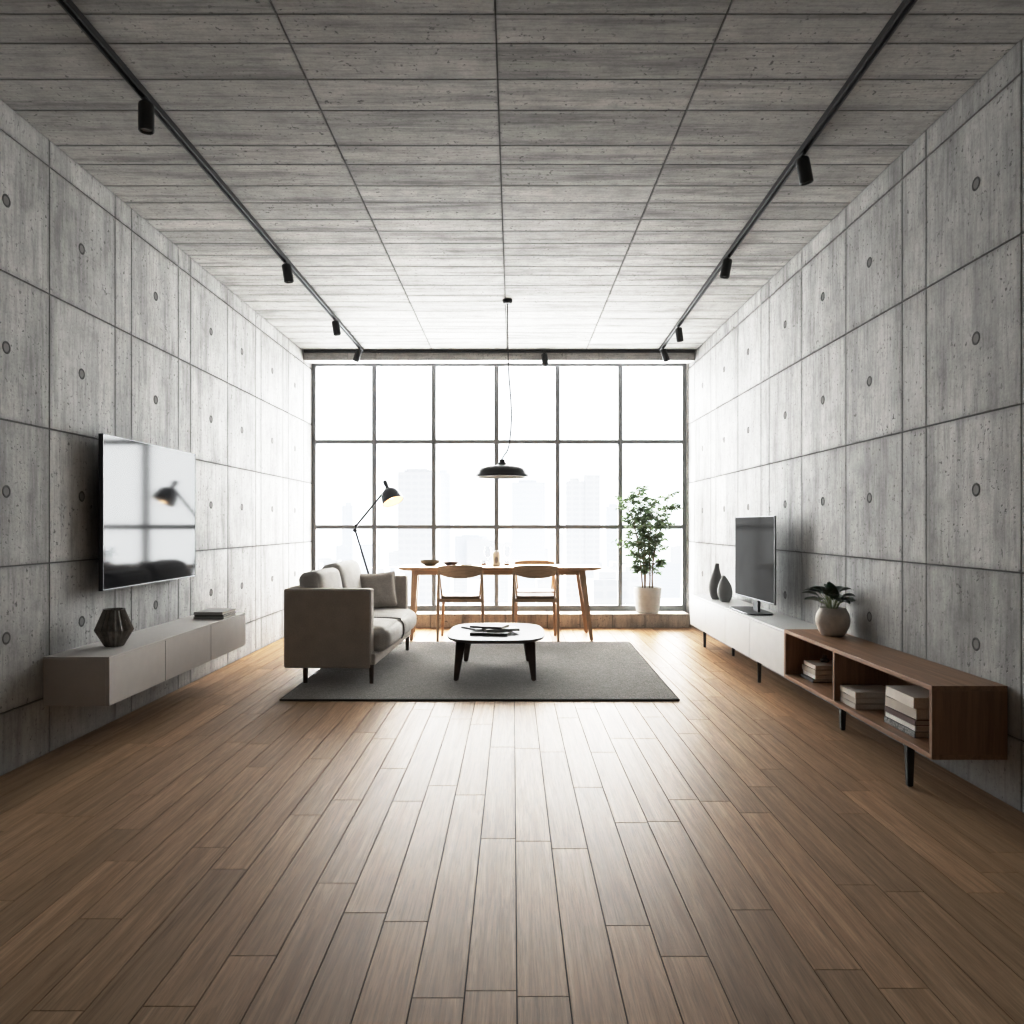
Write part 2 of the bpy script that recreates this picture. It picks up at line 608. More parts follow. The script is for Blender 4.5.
# ------------------------------------------------------------------ the room
# floor: separate planks over a dark bed
bm = BM()
lay = bm.loops.layers.float_color.new('tone')
PW = 0.1335
k0 = int(math.floor((XL - 0.01) / PW)) - 1
r1 = random.Random(3)
k = k0
while 0.01 + k * PW < XR:
    u0, u1 = 0.01 + k * PW, 0.01 + (k + 1) * PW
    u0, u1 = max(u0, XL - 0.01), min(u1, XR + 0.01)
    k += 1
    if u1 - u0 < 0.02:
        continue
    v = YB - r1.uniform(0, 1.2)
    while v < YW + 0.05:
        L = r1.choice((0.95, 1.2, 1.2, 1.25, 1.45))
        a, b = max(v, YB), min(v + L, YW + 0.05)
        v += L
        if b - a < 0.02:
            continue
        panel(bm, lay, lambda p, q, d: (p, q, d), u0, u1, a, b, 0.0016, 0.006, 0.004,
              min(1, max(0, r1.gauss(0.5, 0.22))), r1.random())
for f in bm.faces:
    f.material_index = 0
nf = len(bm.faces)
box(bm, XL - 0.2, XR + 0.2, YB - 0.2, YW + 0.1, -0.2, -0.005, mi=1)
struct(obj('floor', bm, [M['floor'], M['gap']], smooth=False))

# ceiling: cast board rows with three lengthwise joints
rows = [3.02, 3.205, 3.464, 3.722, 4.067, 4.28, 4.55, 4.79, 5.05, 5.25, 5.48, 5.72, 5.97, 6.18, 6.44, 6.71]
y = 3.02
r2 = random.Random(11)
pre = []
while y > YB:
    y -= r2.choice((0.2, 0.26, 0.26, 0.33))
    pre.append(y)
rows = sorted(pre) + rows
y = 6.71
while y < YW + 0.05:
    y += r2.choice((0.2, 0.25, 0.25, 0.3))
    rows.append(y)
cols = [XL - 0.02, -0.94, -0.07, 0.848, XR + 0.02]
bm = BM()
lay = bm.loops.layers.float_color.new('tone')
for i in range(len(rows) - 1):
    base = r2.uniform(0.25, 0.75)
    for j in range(4):
        panel(bm, lay, lambda p, q, d: (p, q, ZC - d), cols[j], cols[j + 1], rows[i], rows[i + 1], 0.0035, 0.012, 0.03,
              min(1, max(0, base + r2.uniform(-0.18, 0.18))), r2.random())
box(bm, XL - 0.2, XR + 0.2, YB - 0.2, YW + 0.1, ZC + 0.010, ZC + 0.25, mi=1)
struct(obj('ceiling', bm, [M['ceil'], M['joint']], smooth=False))

ZJ = [0.0, 0.30, 1.0, 1.705, 2.415, 3.085, ZC]


def side_wall(name, X, s, ys, holes, seed):
    """cast panels on a slab; s = +1 when the room lies on the +x side."""
    r = random.Random(seed)
    bm = BM()
    lay = bm.loops.layers.float_color.new('tone')
    P = lambda u, v, d: (X + s * d, u, v)
    for i in range(len(ys) - 1):
        base = r.uniform(0.3, 0.7)
        for j in range(len(ZJ) - 1):
            panel(bm, lay, P, ys[i], ys[i + 1], ZJ[j], ZJ[j + 1], 0.004, 0.012, 0.06, min(1, max(0, base + r.uniform(-0.22, 0.22))), r.random())
    a, b = X - s * 0.010, X - s * 0.22
    box(bm, min(a, b), max(a, b), YB - 0.2, YW + 0.1, -0.2, ZC + 0.2, mi=1)
    # tie holes: a dark ring round a recessed plug
    for hy in holes:
        for hz in (0.655, 1.362, 2.055, 2.762):
            n = 20
            rings = []
            for rad, d in ((0.031, 0.0006), (0.028, 0.0022), (0.0225, 0.0022), (0.0205, 0.0008), (0.0, 0.0008)):
                if rad == 0:
                    rings.append([bm.verts.new((X + s * d, hy, hz))])
                else:
                    rings.append([bm.verts.new((X + s * d, hy + rad * math.cos(2 * PI * k / n), hz + rad * math.sin(2 * PI * k / n))) for k in range(n)])
            for q in range(4):
                A, B = rings[q], rings[q + 1]
                for k in range(n):
                    if len(B) == 1:
                        f = bm.faces.new((A[k], A[(k + 1) % n], B[0]))
                    else:
                        f = bm.faces.new((A[k], A[(k + 1) % n], B[(k + 1) % n], B[k]))
                    f.material_index = 3 if q == 3 else 2
    return struct(obj(name, bm, [M['wall'], M['joint'], M['hole'], M['plug']], smooth=False))


side_wall('wall_left', XL, 1, [YB, -2.1, -1.45, -1.25, -0.55, -0.35, 0.35, 0.55, 1.25, 1.45, 2.15, 2.35, 3.05, 3.25, 4.0, 4.66, 4.86, 5.54, 5.75, 6.5, 7.21, 7.36, 8.06, 8.26, 8.86, YW + 0.05],
          [0.95, 1.8, 2.75, 3.66, 4.30, 5.19, 6.14, 6.84, 7.7, 8.5], 21)
side_wall('wall_right', XR, -1, [YB, -1.9, -1.2, -1.0, -0.3, -0.1, 0.6, 0.8, 1.5, 1.7, 2.4, 3.17, 3.90, 4.14, 4.84, 5.58, 6.29, 6.50, 7.16, 7.94, 8.14, 8.86, YW + 0.05],
          [1.15, 2.05, 2.78, 3.48, 4.52, 5.2, 5.92, 6.85, 7.63, 8.5], 22)

# wall behind the camera
bm = BM()
lay = bm.loops.layers.float_color.new('tone')
xs = [XL, -1.5, -0.6, 0.3, 1.2, XR]
for i in range(5):
    for j in range(6):
        panel(bm, lay, lambda u, v, d: (u, YB + d, v), xs[i], xs[i + 1], ZJ[j], ZJ[j + 1], 0.004, 0.012, 0.06, r2.random(), r2.random())
box(bm, XL - 0.2, XR + 0.2, YB - 0.25, YB - 0.01, -0.2, ZC + 0.2, mi=1)
struct(obj('wall_front', bm, [M['wall'], M['joint']], smooth=False))

# window wall: strips round the opening
WX0, WX1, WZ0, WZ1 = -2.438, 2.102, 0.154, 3.172
bm = BM()
lay = bm.loops.layers.float_color.new('tone')
box(bm, WX1 + 0.002, XR + 0.1, YW - 0.06, YW + 0.09, -0.1, ZC + 0.1)
box(bm, XL - 0.1, WX1 + 0.002, YW - 0.03, YW + 0.09, -0.1, WZ0 - 0.002)
box(bm, XL - 0.1, WX1 + 0.002, YW - 0.03, YW + 0.09, WZ1 + 0.002, ZC + 0.1)
for f in bm.faces:
    for lp in f.loops:
        lp[lay] = (0.6, 0, 0.3, 1)
struct(obj('wall_back', bm, M['beam'], smooth=False))

# low stone ledge under the window, header beam above it
bm = BM()
lay = bm.loops.layers.float_color.new('tone')
x = XL
r3 = random.Random(5)
while x < 2.06:
    w = r3.choice((0.36, 0.42, 0.5, 0.55)) * 0.9
    x1 = min(x + w, 2.06)
    if 2.06 - x1 < 0.12:
        x1 = 2.06
    n0 = len(bm.faces)
    panel(bm, lay, lambda u, v, d: (u, YF - d, v), x, x1, 0.0, 0.16, 0.0025, 0.012, 0.03, r3.random(), r3.random())
    panel(bm, lay, lambda u, v, d: (u, v, 0.16 + d), x, x1, YF, YW - 0.03, 0.002, 0.01, 0.02, 0.7, r3.random())
    x = x1
nb = len(bm.faces)
box(bm, XL, 2.055, YF + 0.010, YW - 0.03, 0.0, 0.152, mi=1)
struct(obj('trim_1', bm, [M['ledge'], M['joint']], smooth=False))
bm = BM()
lay = bm.loops.layers.float_color.new('tone')
xs = [XL, -1.93, -1.6, -0.35, 0.62, 1.0, XR]
for i in range(len(xs) - 1):
    panel(bm, lay, lambda u, v, d: (u, YF - d, v), xs[i], xs[i + 1], 3.12, ZC, 0.002, 0.012, 0.02, r3.uniform(0.2, 0.6), r3.random())
box(bm, XL, XR, YF + 0.008, YF + 0.18, 3.122, ZC)
for f in bm.faces:
    for lp in f.loops:
        if lp[lay][3] == 0:
            lp[lay] = (0.5, 0, 0.2, 1)
struct(obj('trim_2', bm, M['beam'], smooth=False))

# the steel window: outer frame, mullions, transoms, eighteen panes
MX = [-1.685, -0.961, -0.2, 0.541, 1.302]
MZ = [1.176, 2.21]
bm = BM()
t = 0.046
y0, y1 = YW - 0.03, YW + 0.04
box(bm, WX0, WX0 + t, y0, y1, WZ0, WZ1, 0.004)
box(bm, WX1 - t, WX1, y0, y1, WZ0, WZ1, 0.004)
box(bm, WX0 + t, WX1 - t, y0, y1, WZ1 - t, WZ1, 0.004)
box(bm, WX0 + t, WX1 - t, y0, y1, WZ0, WZ0 + 0.07, 0.004)
win = struct(obj('window_1', bm, M['frame'], loc=((WX0 + WX1) / 2, YW, WZ0)))
for x in MX:
    bm = BM()
    box(bm, x - 0.026, x + 0.026, y0 + 0.004, y1, WZ0 + 0.07, WZ1 - t, 0.003)
    box(bm, x - 0.011, x + 0.011, y0 - 0.012, y0 + 0.006, WZ0 + 0.07, WZ1 - t, 0.002)
    obj('mullion', bm, M['frame'], win)
for z in MZ:
    bm = BM()
    ex = [WX0 + t] + MX + [WX1 - t]
    for i in range(len(ex) - 1):
        box(bm, ex[i] + (0.024 if i else -0.002), ex[i + 1] - (0.024 if i < 5 else -0.002), y0 + 0.008, y1 - 0.004, z - 0.023, z + 0.023, 0.003)
    obj('transom', bm, M['frame'], win)
ex = [WX0 + t] + MX + [WX1 - t]
ez = [WZ0 + 0.07] + MZ + [WZ1 - t]
for i in range(6):
    for j in range(3):
        bm = BM()
        box(bm, ex[i] + 0.01, ex[i + 1] - 0.01, YW + 0.004, YW + 0.010, ez[j] + 0.01, ez[j + 1] - 0.01)
        obj('pane', bm, M['pane'], win, smooth=False)

# ------------------------------------------------------------------ rails and spotlights


def rail(name_label, a, b):
    """a channel rail fixed under the ceiling from a to b (x, y)."""
    a, b = Vector((*a, 0)), Vector((*b, 0))
    L = (b - a).length
    ang = math.atan2((b - a).y, (b - a).x)
    z = ZC - 0.001
    t = thing('track_rail', name_label, 'track rail', ((a.x + b.x) / 2, (a.y + b.y) / 2, z), (0, 0, ang), 'black ceiling rails')
    bm = BM()
    box(bm, -L / 2, L / 2, -0.0175, 0.0175, -0.010, 0, 0.002)
    box(bm, -L / 2, L / 2, -0.0175, -0.0095, -0.033, -0.008, 0.002)
    box(bm, -L / 2, L / 2, 0.0095, 0.0175, -0.033, -0.008, 0.002)
    obj('rail', bm, M['black'], t, loc=WL[t.name], local=True)
    for s in (-1, 1):
        bm = BM()
        box(bm, s * L / 2 - 0.012, s * L / 2 + 0.012, -0.019, 0.019, -0.035, 0, 0.003)
        obj('end_cap', bm, M['blacksoft'], t, loc=WL[t.name], local=True)
    return t


rail('long black ceiling track running above the wall-mounted television and floating console', (-1.72, 1.2), (-1.735, 8.72))
RXa, RXb = 1.475, 1.695
rail('long black ceiling track running above the walnut and white media units', (RXa, 1.26), (RXb, 8.72))
rail('black ceiling track running across the room along the window header', (XL + 0.03, 8.80), (XR - 0.03, 8.80))


def make_spot():
    t = thing('track_spotlight', '', 'spotlight', (0, 0, 0), (0, 0, 0), 'black track spotlights')
    bm = BM()
    box(bm, -0.0085, 0.0085, -0.035, 0.035, -0.012, 0.012, 0.002)
    obj('adapter', bm, M['blacksoft'], t, local=True)
    bm = BM()
    tube(bm, [(0, 0, -0.010), (0, 0, -0.034)], 0.009, 12)
    obj('stem', bm, M['black'], t, local=True)
    bm = BM()
    lathe(bm, [(0, -0.020), (0.028, -0.020), (0.033, -0.025), (0.035, -0.033), (0.035, -0.150), (0.032, -0.155), (0.029, -0.155), (0.028, -0.140), (0, -0.140)], 28)
    h = obj('housing', bm, M['blacksoft'], t, local=True)
    bm = BM()
    lathe(bm, [(0, -0.1415), (0.012, -0.1415), (0.020, -0.143), (0.025, -0.1432), (0.025, -0.1415)], 24)
    obj('lens', bm, M['lens'], h, local=True)
    return t


SPZ = ZC - 0.027
rx = lambda y: RXa + (RXb - RXa) * (y - 1.26) / (8.72 - 1.26)
spots = [
    ((-1.7225, 3.57), (0, 0), 'black spotlight hanging straight down from the track above the floating console, nearest the camera'),
    ((-1.7275, 5.78), (5, -8), 'black spotlight on the track above the floating console, second from the camera end'),
    ((-1.732, 7.39), (5, -8), 'black spotlight on the track above the floating console, third from the camera end'),
    ((-1.735, 8.60), (-3, 16), 'small black spotlight at the window end of the track on the television wall side'),
    ((rx(4.107), 4.107), (5, -13), 'large black tilted spotlight on the track above the walnut shelf unit, nearest the camera'),
    ((rx(5.67), 5.67), (6, 9), 'black spotlight on the track above the white media unit, second from the camera end'),
    ((rx(7.65), 7.65), (5, -8), 'black spotlight on the track above the white media unit, third from the camera end'),
    ((rx(8.60), 8.60), (-3, -18), 'small black spotlight at the window end of the track over the white media unit'),
    ((0.36, 8.80), (0, -5), 'lone black spotlight on the track along the window header'),
]
sp0 = make_spot()
for i, ((x, y), (ax, ay), lb) in enumerate(spots):
    o = sp0 if i == 0 else dup(sp0, (0, 0, 0))
    o.location = (x, y, SPZ)
    o.rotation_euler = (R(ax), R(ay), 0)
    o['label'] = lb

# ------------------------------------------------------------------ pendant lamp
pend = thing('pendant_lamp', 'black enamel pendant lamp with wide flat shade hanging over the dining table', 'pendant lamp', (-0.107, 6.85, 1.63))
bm = BM()
c = (-0.098, 6.85, 0)
lathe(bm, [(0.243, 1.632), (0.243, 1.650), (0.228, 1.666), (0.218, 1.690), (0.198, 1.710), (0.14, 1.728), (0.07, 1.738), (0.035, 1.745), (0.035, 1.741),
           (0.07, 1.733), (0.138, 1.721), (0.192, 1.704), (0.212, 1.685), (0.220, 1.660), (0.226, 1.632), (0.243, 1.632)], 48, c)
sh = obj('shade', bm, M['black'], pend)
bm = BM()
lathe(bm, [(0.2245, 1.636), (0.2180, 1.660), (0.2095, 1.684), (0.189, 1.701), (0.136, 1.719), (0.07, 1.730), (0.0, 1.735)], 48, c)
obj('shade_lining', bm, M['lampwhite'], sh)
bm = BM()
lathe(bm, [(0, 1.790), (0.018, 1.790), (0.024, 1.785), (0.026, 1.765), (0.034, 1.760), (0.040, 1.747), (0.046, 1.738), (0, 1.738)], 24, c)
obj('socket', bm, M['blacksoft'], pend)
bm = BM()
lathe(bm, [(0, 1.66), (0.018, 1.664), (0.028, 1.68), (0.026, 1.695), (0.014, 1.715), (0, 1.722)], 20, c)
obj('bulb', bm, M['lampwhite'], pend)
bm = BM()
lathe(bm, [(0, ZC - 0.001), (0.045, ZC - 0.001), (0.045, ZC - 0.012), (0.036, ZC - 0.035), (0.012, ZC - 0.042), (0, ZC - 0.042)], 28, (-0.05, 6.85, 0))
obj('ceiling_rose', bm, M['black'], pend)


def curve_pts(ctrl, n=40):
    """Catmull-Rom through ctrl"""
    ctrl = [Vector(p) for p in ctrl]
    P = [ctrl[0]] + ctrl + [ctrl[-1]]
    out = []
    segs = len(ctrl) - 1
    per = max(2, n // segs)
    for i in range(segs):
        a, b, c_, d = P[i:i + 4]
        for k in range(per):
            t = k / per
            out.append(0.5 * ((2 * b) + (c_ - a) * t + (2 * a - 5 * b + 4 * c_ - d) * t * t + (3 * b - a - 3 * c_ + d) * t ** 3))
    out.append(ctrl[-1])
    return out


bm = BM()
Y = 6.85
tube(bm, curve_pts([(-0.05, Y, ZC - 0.035), (-0.046, Y, 2.85), (-0.040, Y, 2.60), (-0.022, Y, 2.36), (-0.014, Y, 2.18), (-0.025, Y, 2.00), (-0.045, Y, 1.885), (-0.085, Y, 1.82), (-0.105, Y, 1.785)], 48), 0.0045, 8)
obj('cord', bm, M['cord'], pend)

# ------------------------------------------------------------------ floor lamp
LY = 7.62
lamp = thing('floor_lamp', 'slim adjustable floor lamp with lit blue-grey bell shade behind the sofa', 'floor lamp', (-1.24, LY, 0))
bm = BM()
lathe(bm, [(0, 0.0), (0.13, 0.0), (0.132, 0.006), (0.13, 0.018), (0.12, 0.024), (0.02, 0.028), (0, 0.028)], 36, (-1.24, LY, 0.0))
obj('base', bm, M['black'], lamp)
J = Vector((-1.582, LY, 1.150))
bm = BM()
tube(bm, [(-1.24, LY, 0.025), J], 0.010, 10)
obj('lower_arm', bm, M['black'], lamp)
T = Vector((-1.283, LY, 1.545))
J2 = J + Vector((0.012, 0, 0.045))
bm = BM()
tube(bm, [J2, T], 0.0095, 10)
obj('upper_arm', bm, M['black'], lamp)
bm = BM()
tube(bm, [J + Vector((0, -0.02, -0.004)), J + Vector((0, 0.02, -0.004))], 0.019, 16)
tube(bm, [J2 + Vector((0, -0.016, 0)), J2 + Vector((0, 0.016, 0))], 0.014, 16)
tube(bm, [J, J2], 0.008, 8)
obj('joint', bm, M['blacksoft'], lamp)
# bell shade: axis from the neck down to the mouth
top = Vector((-1.272, LY, 1.605))
ax = Vector((0.40, -0.30, -0.86)).normalized()
rot = Vector((0, 0, -1)).rotation_difference(ax).to_matrix()
bm = BM()
lathe(bm, [(0.018, -0.045), (0.022, -0.05), (0.05, -0.060), (0.078, -0.085), (0.096, -0.125), (0.104, -0.175), (0.108, -0.200),
           (0.104, -0.200), (0.098, -0.175), (0.090, -0.127), (0.073, -0.090), (0.045, -0.066), (0.018, -0.056)], 36, top, rot)
shd = obj('lamp_shade', bm, M['lampgrey'], lamp)
bm = BM()
lathe(bm, [(0.1025, -0.198), (0.0965, -0.175), (0.0885, -0.127), (0.0715, -0.091), (0.044, -0.068), (0.0, -0.062)], 36, top, rot)
obj('shade_lining', bm, M['lampcream'], shd)
bm = BM()
lathe(bm, [(0, 0.045), (0.014, 0.043), (0.020, 0.034), (0.021, -0.005), (0.016, -0.012), (0.016, -0.030), (0.024, -0.036), (0.024, -0.060), (0, -0.060)], 20, top, rot)
obj('socket', bm, M['lampgrey'], lamp)
bm = BM()
tube(bm, [T, top + ax * 0.03], 0.010, 10)
obj('neck', bm, M['blacksoft'], lamp)
bm = BM()
lathe(bm, [(0, -0.075), (0.015, -0.078), (0.03, -0.11), (0.034, -0.135), (0.026, -0.158), (0, -0.166)], 20, top, rot)
obj('bulb', bm, M['glow'], lamp)

# ------------------------------------------------------------------ rug
bm = BM()
pts = [(-1.585, 5.18), (1.13, 5.18), (1.18, 7.73), (-1.585, 7.73)]
lo = [bm.verts.new((x, y, 0.001)) for x, y in pts]
hi = [bm.verts.new((x, y, 0.013)) for x, y in pts]
bm.faces.new(hi)
bm.faces.new(list(reversed(lo)))
for k in range(4):
    bm.faces.new((lo[k], lo[(k + 1) % 4], hi[(k + 1) % 4], hi[k]))
bmesh.ops.bevel(bm, geom=[e for e in bm.edges if e.verts[0] in hi and e.verts[1] in hi], offset=0.004, segments=2, affect='EDGES')
rg = thing('rug', 'large grey woven rug under the sofa and coffee table', 'rug', (-0.2, 6.45, 0))
obj('rug_field', bm, M['rug'], rg)
bm = BM()
for k in range(4):
    a, b = Vector((*pts[k], 0.0075)), Vector((*pts[(k + 1) % 4], 0.0075))
    tube(bm, [a, b], 0.0072, 8)
obj('rug_binding', bm, M['rug_edge'], rg)
RZ = 0.0145

# ------------------------------------------------------------------ sofa
sofa = thing('sofa', 'two-seat taupe fabric sofa with loose cushions standing on the grey rug', 'sofa', (-1.35, 6.49, RZ), (0, 0, R(-2.2)))
SX0, SX1, SY0, SY1 = -1.69, -1.03, 5.68, 7.28
bm = BM()
box(bm, SX0 + 0.01, -1.0, SY0 + 0.02, SY1 - 0.02, 0.150, 0.235, 0.012, 3)
obj('base', bm, M['sofa'], sofa)
for a, b in ((SY0, SY0 + 0.115), (SY1 - 0.115, SY1)):
    bm = BM()
    box(bm, SX0, SX1, a, b, 0.126, 0.722, 0.018, 4)
    obj('arm', bm, M['sofa'], sofa)
bm = BM()
box(bm, SX0, SX0 + 0.13, SY0 + 0.11, SY1 - 0.11, 0.150, 0.725, 0.018, 4)
obj('backrest', bm, M['sofa'], sofa)
mid = 6.42
for a, b in ((SY0 + 0.118, mid), (mid, SY1 - 0.118)):
    bm = BM()
    puffy(bm, -1.57, -0.935, a + 0.003, b - 0.003, 0.232, 0.412, 0.06, (0.030, 0.006, 0.026), 14)
    s = obj('seat_cushion', bm, M['sofa_c'], sofa, angle=80)
    if b > mid:
        continue
    # dark seam line round the front of the cushion
    bm = BM()
    yy = b - 0.004
    pp = [(-1.50, yy, 0.414), (-1.00, yy, 0.416), (-0.945, yy, 0.398), (-0.920, yy, 0.360), (-0.918, yy, 0.29), (-0.935, yy, 0.245)]
    tube(bm, curve_pts(pp, 30), 0.0045, 6)
    obj('piping', bm, M['piping'], s)
for a, b, zt, lean in ((SY0 + 0.13, 6.42, 0.838, -9), (6.43, SY1 - 0.12, 0.870, -12)):
    bm = BM()
    puffy(bm, -1.595, -1.43, a, b, 0.40, zt, 0.05, (0.03, 0.004, 0.008), 14, M=Matrix.Rotation(R(lean), 4, 'Y'))
    obj('back_cushion', bm, M['sofa_c'], sofa, angle=80)
for x in (-1.53, -1.03):
    for y in (5.705, 7.22):
        bm = BM()
        tube(bm, [(x, y, 0.155), (x, y, RZ)], [0.020, 0.016], 14)
        obj('leg', bm, M['darkwood'], sofa)

# throw pillow leaning on the far arm
pil = BM()
n = 18
top_v, bot_v = {}, {}
for i in range(n + 1):
    for j in range(n + 1):
        u, v = -1 + 2 * i / n, -1 + 2 * j / n
        w = 0.170 * (1 - 0.06 * (1 - v * v)) * u
        hgt = 0.165 * (1 - 0.06 * (1 - u * u)) * v
        th = 0.062 * ((1 - u ** 4) * (1 - v ** 4)) ** 0.55
        wr = 0.004 * math.sin(9 * u + 4 * v) * (1 - u * u) * (1 - v * v)
        top_v[i, j] = pil.verts.new((w, -th - 0.001 + wr, hgt))
        edge_ = i in (0, n) or j in (0, n)
        bot_v[i, j] = top_v[i, j] if edge_ else pil.verts.new((w, th + 0.001 + wr, hgt))
for i in range(n):
    for j in range(n):
        pil.faces.new((top_v[i, j], top_v[i + 1, j], top_v[i + 1, j + 1], top_v[i, j + 1]))
        q = (bot_v[i, j], bot_v[i, j + 1], bot_v[i + 1, j + 1], bot_v[i + 1, j])
        if len(set(q)) == 4:
            try:
                pil.faces.new(q)
            except ValueError:
                pass
pl = thing('throw_pillow', 'square grey-brown throw pillow leaning against the far arm of the sofa', 'pillow', (-1.245, 7.0, 0.600), (R(-20), R(-4), R(14)))
obj('pillow_body', pil, M['pillow'], pl, loc=WL[pl.name], local=True, angle=80)
bm = BM()
ring = [(0.170 * u, 0, 0.165 * v) for u, v in ((-1, -1), (0, -0.945), (1, -1), (0.945, 0), (1, 1), (0, 0.945), (-1, 1), (-0.945, 0), (-1, -1))]
for k in range(8):
    tube(bm, [ring[k], ring[k + 1]], 0.004, 6)
obj('piping', bm, M['pillow'], pl, loc=WL[pl.name], local=True)

# ------------------------------------------------------------------ coffee table
ct = thing('coffee_table', 'low coffee table with rounded pale top and dark splayed legs on the rug', 'coffee table', (-0.135, 6.25, RZ))


def superell(a, b, p, n=72):
    out = []
    for k in range(n):
        an = 2 * PI * k / n
        c_, s_ = math.cos(an), math.sin(an)
        out.append((a * abs(c_) ** (2 / p) * (1 if c_ >= 0 else -1), b * abs(s_) ** (2 / p) * (1 if s_ >= 0 else -1)))
    return out


def slab(bm, outline, cx, cy, levels):
    """stack of scaled outlines: levels = [(inset, z), ...]"""
    rings = []
    for ins, z in levels:
        ring = []
        for (x, y) in outline:
            l = math.hypot(x, y)
            ring.append(bm.verts.new((cx + x * (1 - ins / l), cy + y * (1 - ins / l), z)))
        rings.append(ring)
    n = len(outline)
    for i in range(len(rings) - 1):
        for k in range(n):
            bm.faces.new((rings[i][k], rings[i][(k + 1) % n], rings[i + 1][(k + 1) % n], rings[i + 1][k]))
    bm.faces.new(list(reversed(rings[0])))
    bm.faces.new(rings[-1])


ol = superell(0.392, 0.53, 3.6)
bm = BM()
slab(bm, ol, -0.135, 6.25, [(0.03, 0.304), (0.004, 0.314), (0.0, 0.321), (0.003, 0.327)])
obj('edge_band', bm, M['darkwood'], ct)
bm = BM()
slab(bm, ol, -0.135, 6.25, [(0.004, 0.3265), (0.004, 0.3285), (0.006, 0.3295)])
obj('tabletop', bm, M['tabletop'], ct)
CZ = 0.330
for sx in (-1, 1):
    for sy, yb, yt in ((-1, 5.79, 5.92), (1, 6.62, 6.53)):
        bm = BM()
        taper_leg(bm, (-0.135 + sx * (0.268 if sy < 0 else 0.245), yt, 0.309), (-0.138 + sx * (0.296 if sy < 0 else 0.272), yb, RZ), (0.078, 0.045), (0.036, 0.034), 0.006)
        obj('leg', bm, M['darkwood'], ct)
for yy in (5.925, 6.525):
    bm = BM()
    box(bm, -0.128 - 0.24, -0.128 + 0.24, yy - 0.01, yy + 0.01, 0.275, 0.306, 0.004)
    obj('under_rail', bm, M['darkwood'], ct)


# ------------------------------------------------------------------ books
def book(loc, rz, w, d, h, cover, label, group, soft=False, name='book', tilt=0.0):
    """lying book: spine along local -x side, w across, d long; origin at its base centre."""
    t = thing(name, label, 'book' if name == 'book' else 'magazine', loc, (0, R(tilt), R(rz)), group)
    ct_ = 0.0012 if soft else min(0.003, h * 0.14)
    bm = BM()
    box(bm, -w / 2, w / 2, -d / 2, d / 2, 0, ct_, 0.0006, 1)
    box(bm, -w / 2, w / 2, -d / 2, d / 2, h - ct_, h, 0.0006, 1)
    box(bm, -w / 2, -w / 2 + ct_ * 1.3, -d / 2, d / 2, 0.0003, h - 0.0003, 0.0006, 1)
    obj('cover', bm, cover, t, loc=WL[t.name], local=True, smooth=False)
    o = 0.001 if soft else 0.004
    bm = BM()
    box(bm, -w / 2 + ct_, w / 2 - o, -d / 2 + o, d / 2 - o, ct_, h - ct_)
    obj('page_block', bm, M['pages'], t, loc=WL[t.name], local=True, smooth=False)
    return t


# on the coffee table
g = 'magazines on the coffee table'
z = CZ
book((-0.175, 6.06, z), 80, 0.20, 0.30, 0.022, M['bk_char'], 'dark magazine at the bottom of the pile on the coffee table', g, True, 'magazine'); z += 0.0225
book((-0.10, 6.13, z), 105, 0.17, 0.27, 0.019, M['bk_grey'], 'grey magazine in the middle of the pile on the coffee table', g, True, 'magazine'); z += 0.0195
book((-0.19, 6.17, z), 72, 0.19, 0.27, 0.015, M['bk_brown'], 'dark brown magazine on top of the pile on the coffee table', g, True, 'magazine')
book((-0.30, 6.40, CZ), 40, 0.17, 0.23, 0.010, M['bk_char'], 'single dark magazine lying askew behind the pile on the coffee table', g, True, 'magazine')

# ------------------------------------------------------------------ floating console
con = thing('floating_console', 'greige wall-hung console with three drawers below the mounted television', 'console', (-2.26, 4.95, 0.262))
cy0, cy1, cz0, cz1 = 3.946, 5.956, 0.260, 0.515
cx0, cx1 = XL + 0.001, -2.096
bm = BM()
box(bm, cx0, cx1 - 0.02, cy0, cy1, cz0, cz1 - 0.012, 0.0015)
obj('carcass', bm, M['greige_dark'], con)
bm = BM()
box(bm, cx0, cx1, cy0 - 0.001, cy1 + 0.001, cz1 - 0.0115, cz1, 0.0015)
obj('top', bm, M['greige'], con)
ys = [cy0, 4.584, 5.275, cy1]
for i in range(3):
    bm = BM()
    box(bm, cx1 - 0.0195, cx1, ys[i] + (0.003 if i else 0), ys[i + 1] - (0.003 if i < 2 else 0), cz0, cz1 - 0.0125, 0.0012)
    obj('drawer', bm, M['greige'], con)

# faceted smoked-glass vase
vs = thing('faceted_vase', 'dark smoked-glass faceted vase standing on the floating console', 'vase', (-2.262, 4.31, cz1))
bm = BM()
lathe(bm, [(0, 0), (0.050, 0), (0.102, 0.092), (0.056, 0.206), (0.050, 0.206), (0.094, 0.094), (0.045, 0.008), (0, 0.008)], 36, WL[vs.name])
for v in bm.verts:                # pleated flutes
    d = v.co - WL[vs.name]
    k = round(math.atan2(d.y, d.x) / (2 * PI / 36)) % 2
    if k:
        v.co.x -= d.x * 0.12
        v.co.y -= d.y * 0.12
obj('vase_body', bm, M['smoke'], vs, smooth=False)
bm = BM()
lathe(bm, [(0.046, 0.204), (0.057, 0.204), (0.057, 0.210), (0.046, 0.210), (0.046, 0.204)], 36, WL[vs.name])
obj('rim', bm, M['smoke'], vs)

